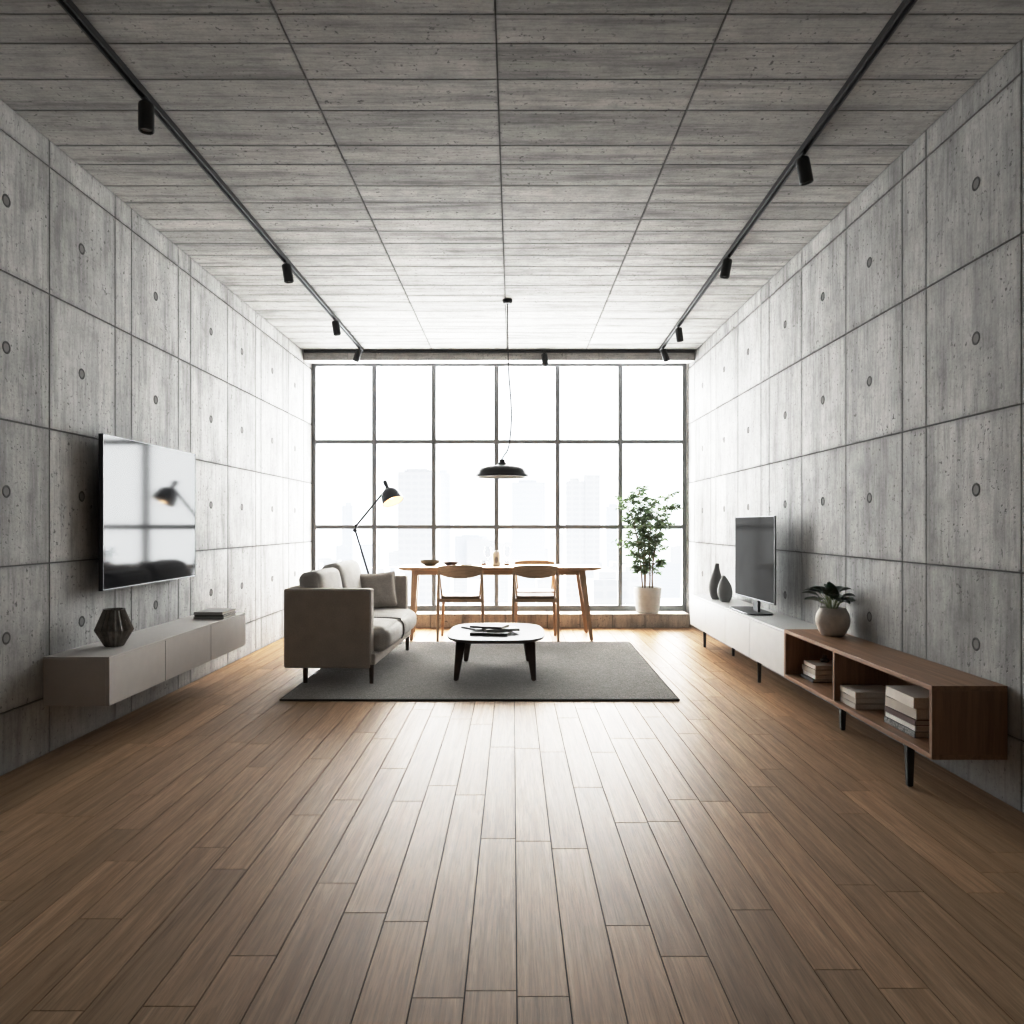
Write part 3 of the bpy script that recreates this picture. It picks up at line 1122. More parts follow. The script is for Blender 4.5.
g = 'books on the floating console'
z = cz1
for (c_, w, d, h, rz, lb) in ((M['bk_grey'], 0.22, 0.20, 0.018, 90, 'thin grey book at the bottom of the pile on the floating console'),
                              (M['bk_char'], 0.21, 0.20, 0.010, 91, 'very thin dark book in the middle of the pile on the floating console'),
                              (M['bk_grey'], 0.21, 0.21, 0.022, 89, 'thin pale-edged grey book on top of the pile on the floating console')):
    book((-2.215, 5.66, z), rz, d + 0.06, w, h, c_, lb, g)
    z += h + 0.0005

# ------------------------------------------------------------------ wall television
tv = thing('wall_television', 'large flat television mounted on the concrete wall, reflecting the window', 'television', (XL + 0.001, 4.96, 1.27))
tx = -2.335
ty0, ty1, tz0, tz1 = 4.33, 5.59, 0.822, 1.722
bm = BM()
box(bm, tx - 0.028, tx - 0.004, ty0, ty1, tz0, tz1, 0.003)
obj('back_housing', bm, M['black'], tv)
bm = BM()
fw = 0.005
box(bm, tx - 0.006, tx + 0.001, ty0 - 0.001, ty0 + fw, tz0, tz1, 0.0015)
box(bm, tx - 0.006, tx + 0.001, ty1 - fw, ty1 + 0.001, tz0, tz1, 0.0015)
box(bm, tx - 0.006, tx + 0.001, ty0 + fw, ty1 - fw, tz0, tz0 + 0.010, 0.0015)
box(bm, tx - 0.006, tx + 0.001, ty0 + fw, ty1 - fw, tz1 - fw, tz1, 0.0015)
obj('bezel', bm, M['darksilver'], tv)
bm = BM()
box(bm, tx - 0.005, tx - 0.001, ty0 + fw, ty1 - fw, tz0 + 0.0105, tz1 - fw)
obj('screen', bm, M['screen1'], tv, smooth=False)
bm = BM()
box(bm, XL + 0.001, tx - 0.027, ty0 + 0.30, ty1 - 0.30, 1.02, 1.52, 0.006)
obj('wall_bracket', bm, M['blacksoft'], tv)

# ------------------------------------------------------------------ white media unit
FX, BX = 1.79, XR - 0.006
un = thing('media_unit', 'long low white lacquered media unit with flush doors along the right concrete wall', 'media unit', (1.95, 6.35, 0))
uz0, uz1 = 0.198, 0.504
bm = BM()
box(bm, FX + 0.02, BX, 5.02, 7.685, uz0, uz1 - 0.014, 0.0015)
obj('carcass', bm, M['white_lac'], un)
bm = BM()
box(bm, FX, BX, 5.02, 7.687, uz1 - 0.0135, uz1, 0.0015)
obj('top', bm, M['white_lac'], un)
ys = [5.02, 5.755, 6.417, 7.056, 7.687]
for i in range(4):
    bm = BM()
    box(bm, FX, FX + 0.0195, ys[i] + 0.0025, ys[i + 1] - 0.0025, uz0, uz1 - 0.016, 0.0012)
    obj('door', bm, M['white_lac'], un)
for (x, y) in ((1.877, 5.79), (1.885, 7.47), (2.02, 6.97)):
    bm = BM()
    tube(bm, [(x, y, uz0 + 0.004), (x, y, 0.0)], [0.017, 0.012], 14)
    obj('leg', bm, M['black'], un)

# ------------------------------------------------------------------ walnut shelf unit
sh = thing('shelf_unit', 'open walnut shelf unit with two compartments of books nearest the camera', 'shelf unit', (1.95, 4.13, 0))
wy0, wy1, wz0, wz1 = 3.248, 5.018, 0.196, 0.512
th = 0.022
bm = BM()
box(bm, FX, BX, wy0, wy1, wz1 - th, wz1, 0.0015)
obj('top', bm, M['walnut'], sh)
bm = BM()
box(bm, FX, BX, wy0, wy1, wz0, wz0 + th, 0.0015)
obj('bottom', bm, M['walnut'], sh)
for a, b in ((wy0, wy0 + th), (wy1 - th, wy1)):
    bm = BM()
    box(bm, FX + 0.0005, BX, a, b, wz0 + th, wz1 - th, 0.0008)
    obj('side_panel', bm, M['walnut_v'], sh)
bm = BM()
box(bm, FX + 0.004, BX - 0.014, 4.255 - 0.011, 4.255 + 0.011, wz0 + th, wz1 - th, 0.0008)
obj('divider', bm, M['walnut_v'], sh)
bm = BM()
box(bm, BX - 0.012, BX, wy0 + th, wy1 - th, wz0 + th, wz1 - th)
obj('back_panel', bm, M['walnut'], sh)
for (x, y) in ((1.823, 3.494), (1.93, 4.45)):
    bm = BM()
    taper_leg(bm, (x, y, wz0 + 0.003), (x, y, 0.0), (0.036, 0.036), (0.026, 0.026), 0.004)
    obj('leg', bm, M['black'], sh)

SZ = wz0 + th + 0.0005


def stack(cx, cy, items, where, group):
    z = SZ
    for (cov, w, d, h, rz, dx, dy, what) in items:
        book((cx + dx, cy + dy, z), rz, w, d, h, cov, what + ' ' + where, group)
        z += h + 0.0016
    return z


# far compartment
z = stack(1.972, 4.82, [
    (M['bk_char'], 0.205, 0.20, 0.020, 0, -0.004, 0.006, 'dark bottom book of the four-book pile'),
    (M['bk_chalk'], 0.19, 0.20, 0.024, 0, 0.0, 0.0, 'white second-lowest book of the four-book pile'),
    (M['bk_linen'], 0.195, 0.205, 0.032, 1, 0.0, 0.002, 'linen-coloured third book up of the four-book pile'),
    (M['bk_cream'], 0.19, 0.195, 0.026, -1, 0.004, 0.0, 'cream top book of the four-book pile'),
], 'in the far shelf compartment', 'books in the far compartment')
dd = thing('trinket_dish', 'small dark ornament on top of the book pile in the far compartment', 'ornament', (1.985, 4.84, z))
bm = BM()
lathe(bm, [(0, 0), (0.022, 0), (0.03, 0.010), (0.026, 0.020), (0.012, 0.026), (0.012, 0.032), (0.016, 0.038), (0.010, 0.046), (0, 0.048)], 20, WL[dd.name])
obj('ornament_body', bm, M['dish'], dd)
# near compartment, far pile
stack(1.935, 4.135, [
    (M['bk_stone'], 0.23, 0.19, 0.028, 0, 0.0, 0.0, 'grey-beige book at the bottom of the three-book pile'),
    (M['bk_linen'], 0.225, 0.185, 0.029, 1, 0.0, 0.002, 'linen-coloured book in the middle of the three-book pile'),
    (M['bk_cream'], 0.23, 0.19, 0.032, 0, 0.0, 0.0, 'cream book on top of the three-book pile'),
], 'beside the tall book pile', 'books in the three-book pile')
# near compartment, tall pile
stack(1.955, 3.645, [
    (M['bk_speckle'], 0.21, 0.29, 0.028, 0, 0.0, 0.0, 'grey speckled book at the bottom of the tall pile'),
    (M['bk_chalk'], 0.205, 0.28, 0.024, 0, 0.002, 0.0, 'thin white book second lowest in the tall pile'),
    (M['bk_oxblood'], 0.205, 0.285, 0.026, 0, 0.0, 0.0, 'thin oxblood book in the middle of the tall pile'),
    (M['bk_linen'], 0.205, 0.28, 0.049, 1.5, 0.005, 0.004, 'thick linen-coloured book second highest in the tall pile'),
    (M['bk_cream'], 0.205, 0.275, 0.050, -1, 0.0, 0.0, 'thick cream book on top of the tall pile'),
], 'by the shelf end panel', 'books in the tall pile')

# ------------------------------------------------------------------ television on the media unit
stv = thing('stand_television', 'dark flat television on a pedestal standing on the white media unit', 'television', (1.945, 6.06, uz1))
a = Vector((1.893, 6.47, 0)); b = Vector((1.928, 5.60, 0))
ang = math.atan2((b - a).y, (b - a).x)
mc = (a + b) / 2
Mx = Matrix.Translation((mc.x, mc.y, 0)) @ Matrix.Rotation(ang, 4, 'Z')   # local x runs from the far to the near edge
W2 = (b - a).length / 2


def tvpart(name, mats, fn, smooth=True):
    bm = BM()
    fn(bm)
    bm.transform(Mx)
    return obj(name, bm, mats, stv, smooth=smooth)


# the screen faces -y in local space (towards the room)
tvz0, tvz1 = 0.608, 1.268
tvpart('back_housing', M['black'], lambda q: (box(q, -W2, W2, 0.004, 0.010, tvz0, tvz1, 0.001), box(q, -W2 + 0.2, W2 - 0.2, 0.010, 0.034, tvz0 + 0.03, tvz1 - 0.25, 0.006)))


def bez(q):
    box(q, -W2, -W2 + 0.006, -0.002, 0.007, tvz0, tvz1, 0.001)
    box(q, W2 - 0.006, W2 + 0.001, -0.002, 0.011, tvz0, tvz1, 0.001)
    box(q, -W2 + 0.006, W2 - 0.008, -0.002, 0.007, tvz0, tvz0 + 0.012, 0.001)
    box(q, -W2 + 0.006, W2 - 0.008, -0.002, 0.007, tvz1 - 0.006, tvz1, 0.001)


tvpart('bezel', M['darksilver'], bez)
tvpart('screen', M['screen2'], lambda q: box(q, -W2 + 0.006, W2 - 0.008, 0.0, 0.0065, tvz0 + 0.012, tvz1 - 0.006), False)
tvpart('stand_neck', M['blacksoft'], lambda q: box(q, -0.055, 0.055, 0.014, 0.036, uz1 + 0.010, tvz0 + 0.02, 0.006))
bm = BM()
slab(bm, superell(0.11, 0.28, 5), 1.915, 6.12, [(0.003, uz1 + 0.0005), (0.0, uz1 + 0.003), (0.0, uz1 + 0.009), (0.003, uz1 + 0.012)])
obj('stand_base', bm, M['black'], stv)


# ------------------------------------------------------------------ two teardrop vases
def bent_vase(name, label, loc, prof, bend, mat):
    t = thing(name, label, 'vase', loc)
    bm = BM()
    lathe(bm, prof, 40)
    H = max(p[1] for p in prof)
    for v in bm.verts:
        s = max(0.0, v.co.z / H)
        v.co.x += bend[0] * s ** 2.2
        v.co.y += bend[1] * s ** 2.2
    obj('vase_body', bm, mat, t, loc=WL[t.name], local=True, angle=70)
    return t


def sm(prof, n=40):
    return [(max(p.x, 0), p.z) for p in curve_pts([(r, 0, z) for r, z in prof], n)]


bent_vase('teardrop_vase', 'tall matt grey teardrop vase with narrow neck at the far end of the white unit', (1.905, 7.14, uz1),
          sm([(0, 0), (0.034, 0.0), (0.058, 0.055), (0.066, 0.13), (0.050, 0.205), (0.031, 0.265), (0.023, 0.305), (0.019, 0.328), (0.012, 0.333), (0.011, 0.30), (0, 0.28)], 70), (0.012, 0), M['vase'])
bent_vase('teardrop_vase', 'short pale grey teardrop vase between the tall vase and the television', (1.925, 6.90, uz1),
          sm([(0, 0), (0.036, 0.0), (0.058, 0.04), (0.067, 0.09), (0.056, 0.15), (0.03, 0.205), (0.014, 0.232), (0.009, 0.234), (0.008, 0.21), (0, 0.2)], 70), (-0.012, 0), M['vase2'])

# ------------------------------------------------------------------ potted plant on the walnut unit
PX, PY = 1.992, 4.735
pp = thing('potted_plant', 'small dark-leaved plant in a round cream stoneware pot on the walnut unit', 'plant', (PX, PY, wz1 + 0.0008))
bm = BM()
lathe(bm, sm([(0, 0), (0.060, 0.0), (0.086, 0.035), (0.101, 0.085), (0.096, 0.13), (0.080, 0.162), (0.077, 0.172), (0.072, 0.172), (0.069, 0.158), (0, 0.155)], 60), 44, WL[pp.name])
obj('pot', bm, M['pot'], pp, angle=60)
bm = BM()
lathe(bm, [(0, 0.164), (0.035, 0.163), (0.067, 0.158)], 24, WL[pp.name])
obj('soil', bm, M['soil'], pp)


def leaf(bm, base, dirv, L, W, droop=0.5, cup=0.25, n=7, twist=0.0):
    """one bent leaf blade growing from base along dirv."""
    d = Vector(dirv).normalized()
    side = d.cross(Vector((0, 0, 1)))
    if side.length < 1e-3:
        side = Vector((1, 0, 0))
    side.normalize()
    side = Matrix.Rotation(twist, 3, d) @ side
    p = Vector(base)
    rows_ = []
    for i in range(n + 1):
        t = i / n
        w = W * (math.sin(PI * min(1, t ** 0.75 * 1.0)) ** 0.8 if 0 < t < 1 else 0) / 1.0
        up = side.cross(d)
        rows_.append([p - side * w / 2 + up * w * cup, p.copy(), p + side * w / 2 + up * w * cup])
        d = (d + Vector((0, 0, -droop / n))).normalized()
        p = p + d * (L / n)
    vs_ = [[bm.verts.new(q) for q in r_] for r_ in rows_[1:-1]]
    a_, b_ = bm.verts.new(rows_[0][1]), bm.verts.new(rows_[-1][1])
    for i in range(len(vs_) - 1):
        for k in (0, 1):
            bm.faces.new((vs_[i][k], vs_[i][k + 1], vs_[i + 1][k + 1], vs_[i + 1][k]))
    for k in (0, 1):
        bm.faces.new((a_, vs_[0][k + 1], vs_[0][k]))
        bm.faces.new((b_, vs_[-1][k], vs_[-1][k + 1]))


fol, stm = BM(), BM()
rl = random.Random(4)
for k in range(28):
    an = 2 * PI * k / 28 * 5.0 + rl.uniform(-0.25, 0.25)
    el = rl.choice((0.25, 0.4, 0.6, 0.8, 1.15))
    reach = 0.045 if math.cos(an) > 0.3 else 0.07
    b0 = Vector((PX + 0.02 * math.cos(an), PY + 0.02 * math.sin(an), wz1 + 0.16))
    b1 = b0 + Vector((math.cos(an) * reach * math.cos(el), math.sin(an) * reach * math.cos(el), 0.03 + 0.085 * math.sin(el)))
    tube(stm, [b0, (b0 + b1) / 2 + Vector((0, 0, 0.015)), b1], [0.003, 0.0025, 0.002], 6)
    leaf(fol, b1, (math.cos(an), math.sin(an), 0.25 + 0.7 * math.sin(el)), 0.078 if math.cos(an) > 0.3 else rl.uniform(0.09, 0.115), rl.uniform(0.055, 0.078), rl.uniform(0.5, 1.0), 0.22)
leaf(fol, (PX - 0.01, PY - 0.02, wz1 + 0.22), (-0.25, -0.15, 1), 0.125, 0.085, 0.5, 0.2)
leaf(fol, (PX + 0.01, PY + 0.02, wz1 + 0.22), (-0.05, 0.2, 1), 0.12, 0.08, 0.8, 0.2)
obj('leaves', fol, M['leafdark'], pp, angle=80, recalc=False)
obj('stem', stm, M['stemgreen'], pp)

# ------------------------------------------------------------------ tall plant on the ledge
TX, TY, TZ = 1.60, 9.03, 0.161
tp = thing('tall_potted_plant', 'tall leafy green plant in a white pot standing on the window ledge', 'plant', (TX, TY, TZ))
bm = BM()
lathe(bm, [(0, 0), (0.118, 0), (0.130, 0.010), (0.148, 0.10), (0.163, 0.24), (0.165, 0.296), (0.162, 0.302), (0.154, 0.302), (0.150, 0.27), (0, 0.265)], 44, (TX, TY, TZ))
obj('pot', bm, M['potwhite'], tp, angle=50)
bm = BM()
lathe(bm, [(0, 0.278), (0.07, 0.276), (0.134, 0.271)], 28, (TX, TY, TZ))
obj('soil', bm, M['soil'], tp)
rl = random.Random(12)
fol = BM()


def lim(p):
    p = Vector(p)
    p.y = max(8.82, min(YW - 0.10, p.y))
    p.x = min(XR - 0.08, p.x)
    return p


stems = [(-0.055, -0.26, 1.10, 0.0), (-0.02, -0.10, 1.16, 0.03), (0.015, 0.04, 1.00, -0.03), (0.045, 0.24, 1.12, -0.02), (0.06, 0.15, 1.12, 0.02), (-0.03, -0.19, 0.88, -0.03)]
for (dx0, dx1, H, dy) in stems:
    pts_ = []
    for i in range(9):
        t_ = i / 8
        pts_.append(Vector((TX + dx0 + (dx1 - dx0) * t_ ** 1.7 + 0.008 * math.sin(7 * t_ + dx0 * 50), TY + dy * (0.6 + t_), TZ + 0.27 + (H - 0.02) * t_)))
    bm = BM()
    tube(bm, pts_, [0.0085 * (1 - 0.75 * i / 8) for i in range(9)], 7)
    for k in range(36):
        t_ = rl.uniform(0.17, 1.0)
        f_ = t_ * 8
        i0 = min(7, int(f_))
        p0 = pts_[i0].lerp(pts_[i0 + 1], f_ - i0)
        an = rl.uniform(0, 2 * PI)
        L = rl.uniform(0.08, 0.175) * (0.65 + 0.6 * math.sin(PI * min(1, max(0, (t_ - 0.1)))))
        dv = Vector((math.cos(an), 0.55 * math.sin(an), rl.uniform(0.1, 0.8))).normalized()
        e = lim(p0 + dv * L)
        m_ = (p0 + e) / 2 + Vector((0, 0, 0.02))
        tube(bm, [p0, m_, e], [0.0028, 0.002, 0.0012], 5)
        nl = rl.randint(9, 13)
        for q in range(nl):
            s_ = 0.3 + 0.7 * (q + 1) / nl
            lp = lim(p0.lerp(e, s_) + Vector((0, 0, 0.018 * math.sin(PI * s_))))
            a2 = an + (1 if q % 2 else -1) * rl.uniform(0.5, 1.3)
            dl = Vector((math.cos(a2), 0.5 * math.sin(a2), rl.uniform(-0.3, 0.7)))
            leaf(fol, lp, dl, rl.uniform(0.042, 0.066), rl.uniform(0.020, 0.030), rl.uniform(0.2, 1.0), 0.2, 5, rl.uniform(-0.9, 0.9))
    obj('stem', bm, M['stem'], tp)
# one low stray shoot reaching past the mullion
p0, e = Vector((TX - 0.06, TY, TZ + 0.62)), Vector((TX - 0.40, TY - 0.02, TZ + 0.83))
bm = BM()
tube(bm, [p0, (p0 + e) / 2 + Vector((0, 0, 0.03)), e], [0.003, 0.002, 0.0012], 5)
obj('stem', bm, M['stem'], tp)
for q in range(9):
    leaf(fol, p0.lerp(e, 0.55 + 0.45 * q / 8) + Vector((0, 0, 0.02)), (rl.uniform(-1, 0.4), rl.uniform(-0.4, 0.3), rl.uniform(-0.4, 0.7)), 0.06, 0.028, 0.5, 0.2, 5)
obj('foliage', fol, M['leaf'], tp, angle=80, recalc=False)

# ------------------------------------------------------------------ dining table
DX, DY = -0.137, 8.185
dt = thing('dining_table', 'long oiled-oak dining table with splayed tapering legs in front of the window', 'dining table', (DX, DY, 0))
bm = BM()
slab(bm, superell(1.072, 0.335, 9, 96), DX, DY, [(0.05, 0.727), (0.012, 0.738), (0.0, 0.748), (0.002, 0.757), (0.006, 0.759)])
obj('tabletop', bm, M['oak'], dt, angle=25)
for sx in (-1, 1):
    for sy in (-1, 1):
        bm = BM()
        xt = 0.855 if sx > 0 else (-0.885 if sy < 0 else -0.925)
        xb = 0.955 if sx > 0 else (-0.920 if sy < 0 else -0.972)
        taper_leg(bm, (DX + xt, DY + sy * 0.235, 0.735), (DX + xb, DY + sy * 0.285, 0.0), (0.070, 0.055), (0.034, 0.032), 0.007)
        obj('leg', bm, M['oak_v'], dt)
for sy in (-1, 1):
    bm = BM()
    box(bm, DX - 0.87, DX + 0.84, DY + sy * 0.225 - 0.010, DY + sy * 0.225 + 0.010, 0.678, 0.732, 0.003)
    obj('long_apron', bm, M['oak'], dt)
for sx in (-1, 1):
    bm = BM()
    box(bm, DX + sx * 0.85 - 0.010, DX + sx * 0.85 + 0.010, DY - 0.21, DY + 0.21, 0.685, 0.732, 0.003)
    obj('short_apron', bm, M['oak'], dt)


# ------------------------------------------------------------------ dining chairs
def make_chair():
    """faces +y; origin on the floor under the middle of the seat."""
    t = thing('dining_chair', '', 'chair', (0, 0, 0), (0, 0, 0), 'oak dining chairs')
    # curved backrest panel
    bm = BM()
    n = 20
    fr, bk = [], []
    for i in range(n + 1):
        u = -1 + 2 * i / n
        x = 0.228 * u
        yc = -0.262 + 0.050 * u * u
        zt = 0.790 - 0.020 * abs(u) ** 3
        zb = 0.655 + 0.045 * abs(u) ** 2.2
        for lst, off in ((fr, 0.008), (bk, -0.008)):
            lst.append([bm.verts.new((x, yc + off - 0.012 * s_, zb + (zt - zb) * s_)) for s_ in (0, 0.5, 1)])
    for i in range(n):
        for k_ in range(2):
            bm.faces.new((fr[i][k_], fr[i][k_ + 1], fr[i + 1][k_ + 1], fr[i + 1][k_]))
            bm.faces.new((bk[i][k_], bk[i + 1][k_], bk[i + 1][k_ + 1], bk[i][k_ + 1]))
        bm.faces.new((fr[i][2], bk[i][2], bk[i + 1][2], fr[i + 1][2]))
        bm.faces.new((fr[i][0], fr[i + 1][0], bk[i + 1][0], bk[i][0]))
    for i in (0, n):
        bm.faces.new((fr[i][0], bk[i][0], bk[i][1], fr[i][1]))
        bm.faces.new((fr[i][1], bk[i][1], bk[i][2], fr[i][2]))
    obj('backrest', bm, M['oak'], t, local=True, angle=40)
    # dished seat
    bm = BM()
    n = 12
    T_, B_ = {}, {}
    for i in range(n + 1):
        for j in range(n + 1):
            u, v = -1 + 2 * i / n, -1 + 2 * j / n
            w = 0.205 + 0.022 * (v + 1) / 2
            x, y_ = w * u * (1 - 0.04 * abs(v) ** 4), 0.215 * v * (1 - 0.05 * abs(u) ** 4)
            dip = -0.014 * (1 - u * u) * (1 - v * v)
            T_[i, j] = bm.verts.new((x, y_ - 0.0, 0.468 + dip))
            B_[i, j] = bm.verts.new((x * 0.985, y_ * 0.985, 0.440))
    for i in range(n):
        for j in range(n):
            bm.faces.new((T_[i, j], T_[i + 1, j], T_[i + 1, j + 1], T_[i, j + 1]))
            bm.faces.new((B_[i, j], B_[i, j + 1], B_[i + 1, j + 1], B_[i + 1, j]))
    for i in range(n):
        for (a_, b_) in (((i, 0), (i + 1, 0)), ((i + 1, n), (i, n)), ((0, i + 1), (0, i)), ((n, i), (n, i + 1))):
            bm.faces.new((T_[a_], B_[a_], B_[b_], T_[b_]))
    obj('seat', bm, M['oak_seat'], t, local=True, angle=40)
    for s_ in (-1, 1):
        bm = BM()   # rear leg rises past the seat to the end of the backrest
        tube(bm, [(s_ * 0.232, -0.245, 0.0), (s_ * 0.230, -0.232, 0.25), (s_ * 0.227, -0.218, 0.46), (s_ * 0.222, -0.222, 0.735)], [0.0125, 0.0155, 0.0165, 0.012], 12)
        obj('leg', bm, M['oak_v'], t, local=True)
        bm = BM()
        tube(bm, [(s_ * 0.226, 0.225, 0.0), (s_ * 0.216, 0.19, 0.25), (s_ * 0.205, 0.165, 0.445)], [0.0125, 0.0155, 0.0165], 12)
        obj('leg', bm, M['oak_v'], t, local=True)
        bm = BM()
        tube(bm, [(s_ * 0.217, -0.222, 0.725), (s_ * 0.195, -0.16, 0.455)], [0.008, 0.010], 10)
        obj('back_strut', bm, M['oak_v'], t, local=True)
        bm = BM()
        tube(bm, [(s_ * 0.227, -0.222, 0.430), (s_ * 0.208, 0.17, 0.430)], 0.011, 10)
        obj('side_rail', bm, M['oak_v'], t, local=True)
    bm = BM()
    box(bm, -0.222, 0.222, -0.205, -0.187, 0.405, 0.441, 0.004)
    obj('rear_rail', bm, M['oak'], t, local=True)
    return t


ch = make_chair()
chairs = [((-0.54, 8.02), 0, 'oak dining chair on the sofa side of the table, seen from behind, nearer the sofa'),
          ((0.232, 8.02), 0, 'oak dining chair seen from behind, nearer the free right end of the table'),
          ((0.25, 8.575), PI, 'oak dining chair on the window side, its back just showing above the table')]
for i, ((x, y), rz, lb) in enumerate(chairs):
    o = ch if i == 0 else dup(ch, (0, 0, 0))
    o.location = (x, y, 0)
    o.rotation_euler = (0, 0, rz)
    o['label'] = lb

# ------------------------------------------------------------------ things on the dining table
TT = 0.7595
bw = thing('bowl', 'olive-grey ceramic bowl near the sofa end of the dining table', 'bowl', (-0.905, 8.30, TT))
bm = BM()
lathe(bm, sm([(0, 0.004), (0.045, 0.0), (0.062, 0.006), (0.098, 0.030), (0.108, 0.054), (0.104, 0.055), (0.093, 0.034), (0.05, 0.014), (0, 0.010)], 40), 36, WL[bw.name])
obj('bowl_body', bm, M['bowl'], bw, angle=60)
ds = thing('shallow_dish', 'dark brown shallow dish between the bowl and the small dark plate', 'dish', (-0.675, 8.27, TT))
bm = BM()
lathe(bm, sm([(0, 0.003), (0.04, 0.0), (0.06, 0.012), (0.082, 0.034), (0.078, 0.036), (0.055, 0.017), (0, 0.010)], 36), 32, WL[ds.name])
obj('dish_body', bm, M['dish'], ds, angle=60)
ps = thing('small_plate', 'small flat dark plate on the table beside the brown dish', 'plate', (-0.50, 8.27, TT))
bm = BM()
lathe(bm, [(0, 0), (0.045, 0), (0.075, 0.012), (0.073, 0.014), (0.045, 0.004), (0, 0.004)], 32, WL[ps.name])
obj('plate_body', bm, M['dish'], ps, angle=60)


def make_goblet():
    t = thing('wine_glass', '', 'glass', (0, 0, 0), (0, 0, 0), 'wine glasses on the dining table')
    bm = BM()
    lathe(bm, sm([(0.033, 0.205), (0.040, 0.16), (0.040, 0.13), (0.028, 0.098), (0.006, 0.083)], 24), 28)
    obj('goblet', bm, M['clear'], t, local=True, angle=70)
    bm = BM()
    lathe(bm, [(0.006, 0.083), (0.004, 0.06), (0.004, 0.012), (0.010, 0.005), (0.035, 0.001), (0.035, 0.0), (0, 0)], 24)
    obj('glass_stem', bm, M['clear'], t, local=True, angle=70)
    return t


g0 = make_goblet()
g0.location = (-0.275, 8.28, TT)
g0['label'] = 'clear stemmed wine glass on the sofa side of the white lantern'
g1 = dup(g0, (-0.062, 8.28, TT), None, 'clear stemmed wine glass on the plant side of the white lantern')


def make_tealight():
    t = thing('tealight_glass', '', 'candle glass', (0, 0, 0), (0, 0, 0), 'amber tealights on the dining table')
    bm = BM()
    lathe(bm, [(0, 0.0), (0.024, 0), (0.028, 0.004), (0.029, 0.055), (0.027, 0.055), (0.026, 0.006), (0, 0.006)], 24)
    obj('cup', bm, M['clear'], t, local=True, angle=60)
    bm = BM()
    lathe(bm, [(0, 0.0065), (0.0255, 0.0065), (0.026, 0.030), (0, 0.028)], 24)
    obj('wax', bm, M['amber'], t, local=True, angle=60)
    return t


t0 = make_tealight()
t0.location = (-0.315, 8.16, TT)
t0['label'] = 'small amber tealight glass on the sofa side of the white lantern'
dup(t0, (-0.068, 8.16, TT), None, 'small amber tealight glass on the plant side of the white lantern')
ln = thing('candle_lantern', 'small white ceramic lantern with a dark oval opening on the dining table', 'lantern', (-0.18, 8.25, TT))
bm = BM()
lathe(bm, [(0, 0), (0.040, 0), (0.044, 0.004), (0.044, 0.125), (0.038, 0.150), (0.024, 0.163), (0.018, 0.163), (0.018, 0.158), (0, 0.158)], 36, WL[ln.name])
obj('lantern_body', bm, M['whitecer'], ln, angle=50)
bm = BM()
n = 24
cv = bm.verts.new(WL[ln.name] + Vector((0, -0.0455, 0.062)))
rg_ = []
for k in range(n):
    a = 2 * PI * k / n
    xx = 0.017 * math.cos(a)
    rg_.append(bm.verts.new(WL[ln.name] + Vector((xx, -math.sqrt(0.0452 ** 2 - xx * xx), 0.062 + 0.036 * math.sin(a)))))
for k in range(n):
    bm.faces.new((cv, rg_[k], rg_[(k + 1) % n]))
obj('opening', bm, M['bk_grey'], ln)

# ------------------------------------------------------------------ the hazy city beyond the window
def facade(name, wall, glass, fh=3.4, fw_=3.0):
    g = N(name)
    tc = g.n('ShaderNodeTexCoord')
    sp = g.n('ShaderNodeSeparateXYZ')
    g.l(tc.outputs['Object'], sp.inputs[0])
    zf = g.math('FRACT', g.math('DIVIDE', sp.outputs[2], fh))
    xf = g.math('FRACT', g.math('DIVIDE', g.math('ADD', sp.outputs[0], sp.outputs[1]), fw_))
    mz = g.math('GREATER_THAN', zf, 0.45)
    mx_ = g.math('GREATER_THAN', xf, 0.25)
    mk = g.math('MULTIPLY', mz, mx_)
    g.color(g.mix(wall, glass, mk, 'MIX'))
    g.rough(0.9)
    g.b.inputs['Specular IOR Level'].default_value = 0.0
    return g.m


HZ = 1.0
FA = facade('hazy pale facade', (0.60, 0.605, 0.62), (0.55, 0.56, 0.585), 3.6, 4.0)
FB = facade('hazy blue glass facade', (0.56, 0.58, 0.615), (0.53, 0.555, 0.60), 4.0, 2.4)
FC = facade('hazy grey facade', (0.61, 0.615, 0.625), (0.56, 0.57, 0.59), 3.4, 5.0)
GZ = -90.0
def px(x, y, D):
    s_ = 760 / D
    return (x - 513) / s_, 1.2 + (525 - y) / s_


def building(x0, x1, ytop, D, mat, label, group=None, step=None, depth=25):
    a_, zt = px(x0, ytop, D)
    b_, _ = px(x1, ytop, D)
    t = thing('building', label, 'building', ((a_ + b_) / 2, D + depth / 2, GZ), (0, 0, 0), group)
    bm = BM()
    box(bm, a_, b_, D, D + depth, GZ, zt)
    obj('tower_body', bm, mat, t, smooth=False)
    bm = BM()
    w = b_ - a_
    box(bm, a_ + w * 0.2, b_ - w * 0.25, D + 4, D + depth - 4, zt, zt + 3.2)
    box(bm, a_, b_, D, D + 0.6, zt, zt + 1.1)
    obj('roof_block', bm, mat, t, smooth=False)
    if step:
        sx0, sx1, sy = step
        a2, z2 = px(sx0, sy, D)
        b2, _ = px(sx1, sy, D)
        bm = BM()
        box(bm, a2, b2, D + 1, D + depth - 1, GZ, z2)
        obj('side_wing', bm, mat, t, smooth=False)
    return t


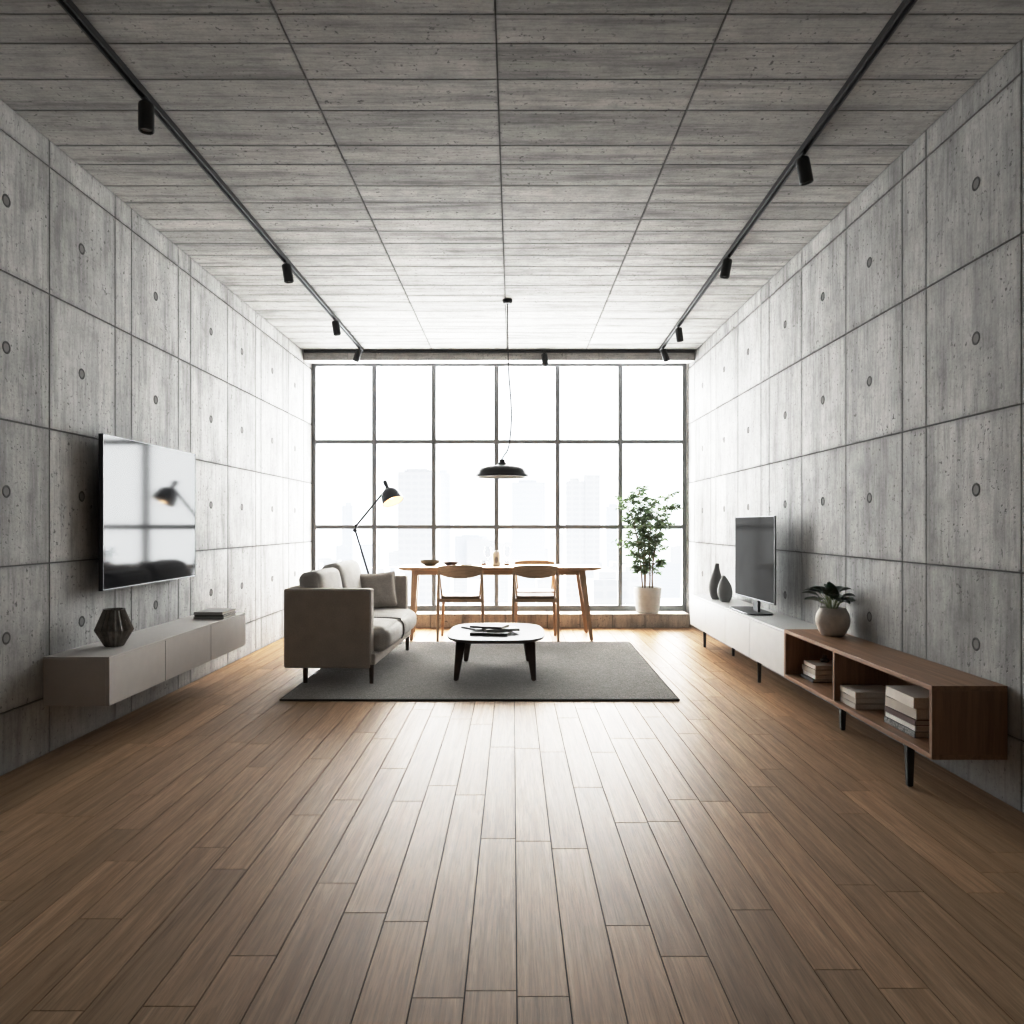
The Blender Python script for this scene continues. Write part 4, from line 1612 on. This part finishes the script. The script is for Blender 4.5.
building(398, 436, 474, 420, FA, 'tall pale high-rise with stepped top in the haze behind the floor lamp', step=(404, 432, 470))
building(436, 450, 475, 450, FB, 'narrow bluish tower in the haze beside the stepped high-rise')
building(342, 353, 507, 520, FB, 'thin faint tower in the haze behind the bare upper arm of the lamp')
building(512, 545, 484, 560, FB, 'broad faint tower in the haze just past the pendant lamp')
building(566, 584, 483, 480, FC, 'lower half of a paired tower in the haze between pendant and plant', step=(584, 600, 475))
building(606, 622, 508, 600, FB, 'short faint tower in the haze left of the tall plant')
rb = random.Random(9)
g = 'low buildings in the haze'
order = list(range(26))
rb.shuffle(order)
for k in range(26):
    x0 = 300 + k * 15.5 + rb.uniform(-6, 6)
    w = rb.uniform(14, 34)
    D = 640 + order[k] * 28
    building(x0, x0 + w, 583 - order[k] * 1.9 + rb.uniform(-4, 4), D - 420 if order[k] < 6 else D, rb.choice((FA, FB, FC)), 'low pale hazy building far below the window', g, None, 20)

# ------------------------------------------------------------------ light
w = bpy.data.worlds.new('overcast sky')
bpy.context.scene.world = w
w.use_nodes = True
nt = w.node_tree
bg = nt.nodes['Background']
tc = nt.nodes.new('ShaderNodeTexCoord')
sp = nt.nodes.new('ShaderNodeSeparateXYZ')
rp = nt.nodes.new('ShaderNodeValToRGB')
nt.links.new(tc.outputs['Generated'], sp.inputs[0])
nt.links.new(sp.outputs[2], rp.inputs[0])
rp.color_ramp.elements[0].position = 0.0
rp.color_ramp.elements[0].color = (0.95, 0.97, 1.0, 1)
rp.color_ramp.elements[1].position = 0.6
rp.color_ramp.elements[1].color = (1.0, 1.0, 1.0, 1)
nt.links.new(rp.outputs[0], bg.inputs['Color'])
bg.inputs['Strength'].default_value = 3.0

ld = bpy.data.lights.new('window_portal', 'AREA')
ld.shape = 'RECTANGLE'
ld.size = WX1 - WX0
ld.size_y = WZ1 - WZ0
ld.cycles.is_portal = True
lo_ = bpy.data.objects.new('window_portal', ld)
C.objects.link(lo_)
lo_.location = ((WX0 + WX1) / 2, YW + 0.12, (WZ0 + WZ1) / 2)
lo_.rotation_euler = (R(-90), 0, 0)

sd = bpy.data.lights.new('added_daylight', 'SUN')  # added broad lamp to boost daylight indoors, not a visible sun
sd.energy = 60
sd.angle = R(125)
sd.color = (1.0, 1.0, 1.0)
so = bpy.data.objects.new('added_daylight', sd)
C.objects.link(so)
so.rotation_euler = (R(-86), 0, 0)

pl_ = bpy.data.lights.new('lamp_light', 'POINT')
pl_.energy = 1.2
pl_.color = (1.0, 0.75, 0.48)
pl_.shadow_soft_size = 0.03
po = bpy.data.objects.new('lamp_light', pl_)
C.objects.link(po)
po.location = top + ax * 0.19

# ------------------------------------------------------------------ camera and look
cd = bpy.data.cameras.new('camera')
cam = bpy.data.objects.new('camera', cd)
C.objects.link(cam)
cam.location = (0, 0, 1.2)
cam.rotation_euler = (R(90), 0, 0)
cd.sensor_width = 36
cd.lens = 36 * 760 / 1024
cd.shift_x = -1 / 1024
cd.shift_y = 13 / 1024
cd.clip_end = 20000
bpy.context.scene.camera = cam
sc = bpy.context.scene
sc.view_settings.view_transform = 'Standard'
sc.view_settings.look = 'None'
sc.view_settings.exposure = 0.0
sc.view_settings.use_curve_mapping = True
cm = sc.view_settings.curve_mapping
cv_ = cm.curves[3]
cm.white_level = (2.5, 2.5, 2.5)
for p_ in ((0.032, 0.036), (0.10, 0.128), (0.22, 0.37), (0.34, 0.62), (0.50, 0.83), (0.72, 0.945)):
    cv_.points.new(*p_)
cm.update()
cy = sc.cycles
cy.max_bounces = 10
cy.diffuse_bounces = 6
cy.glossy_bounces = 4
cy.transparent_max_bounces = 16
cy.caustics_reflective = False
cy.caustics_refractive = False
cy.sample_clamp_indirect = 8
cy.use_denoising = True
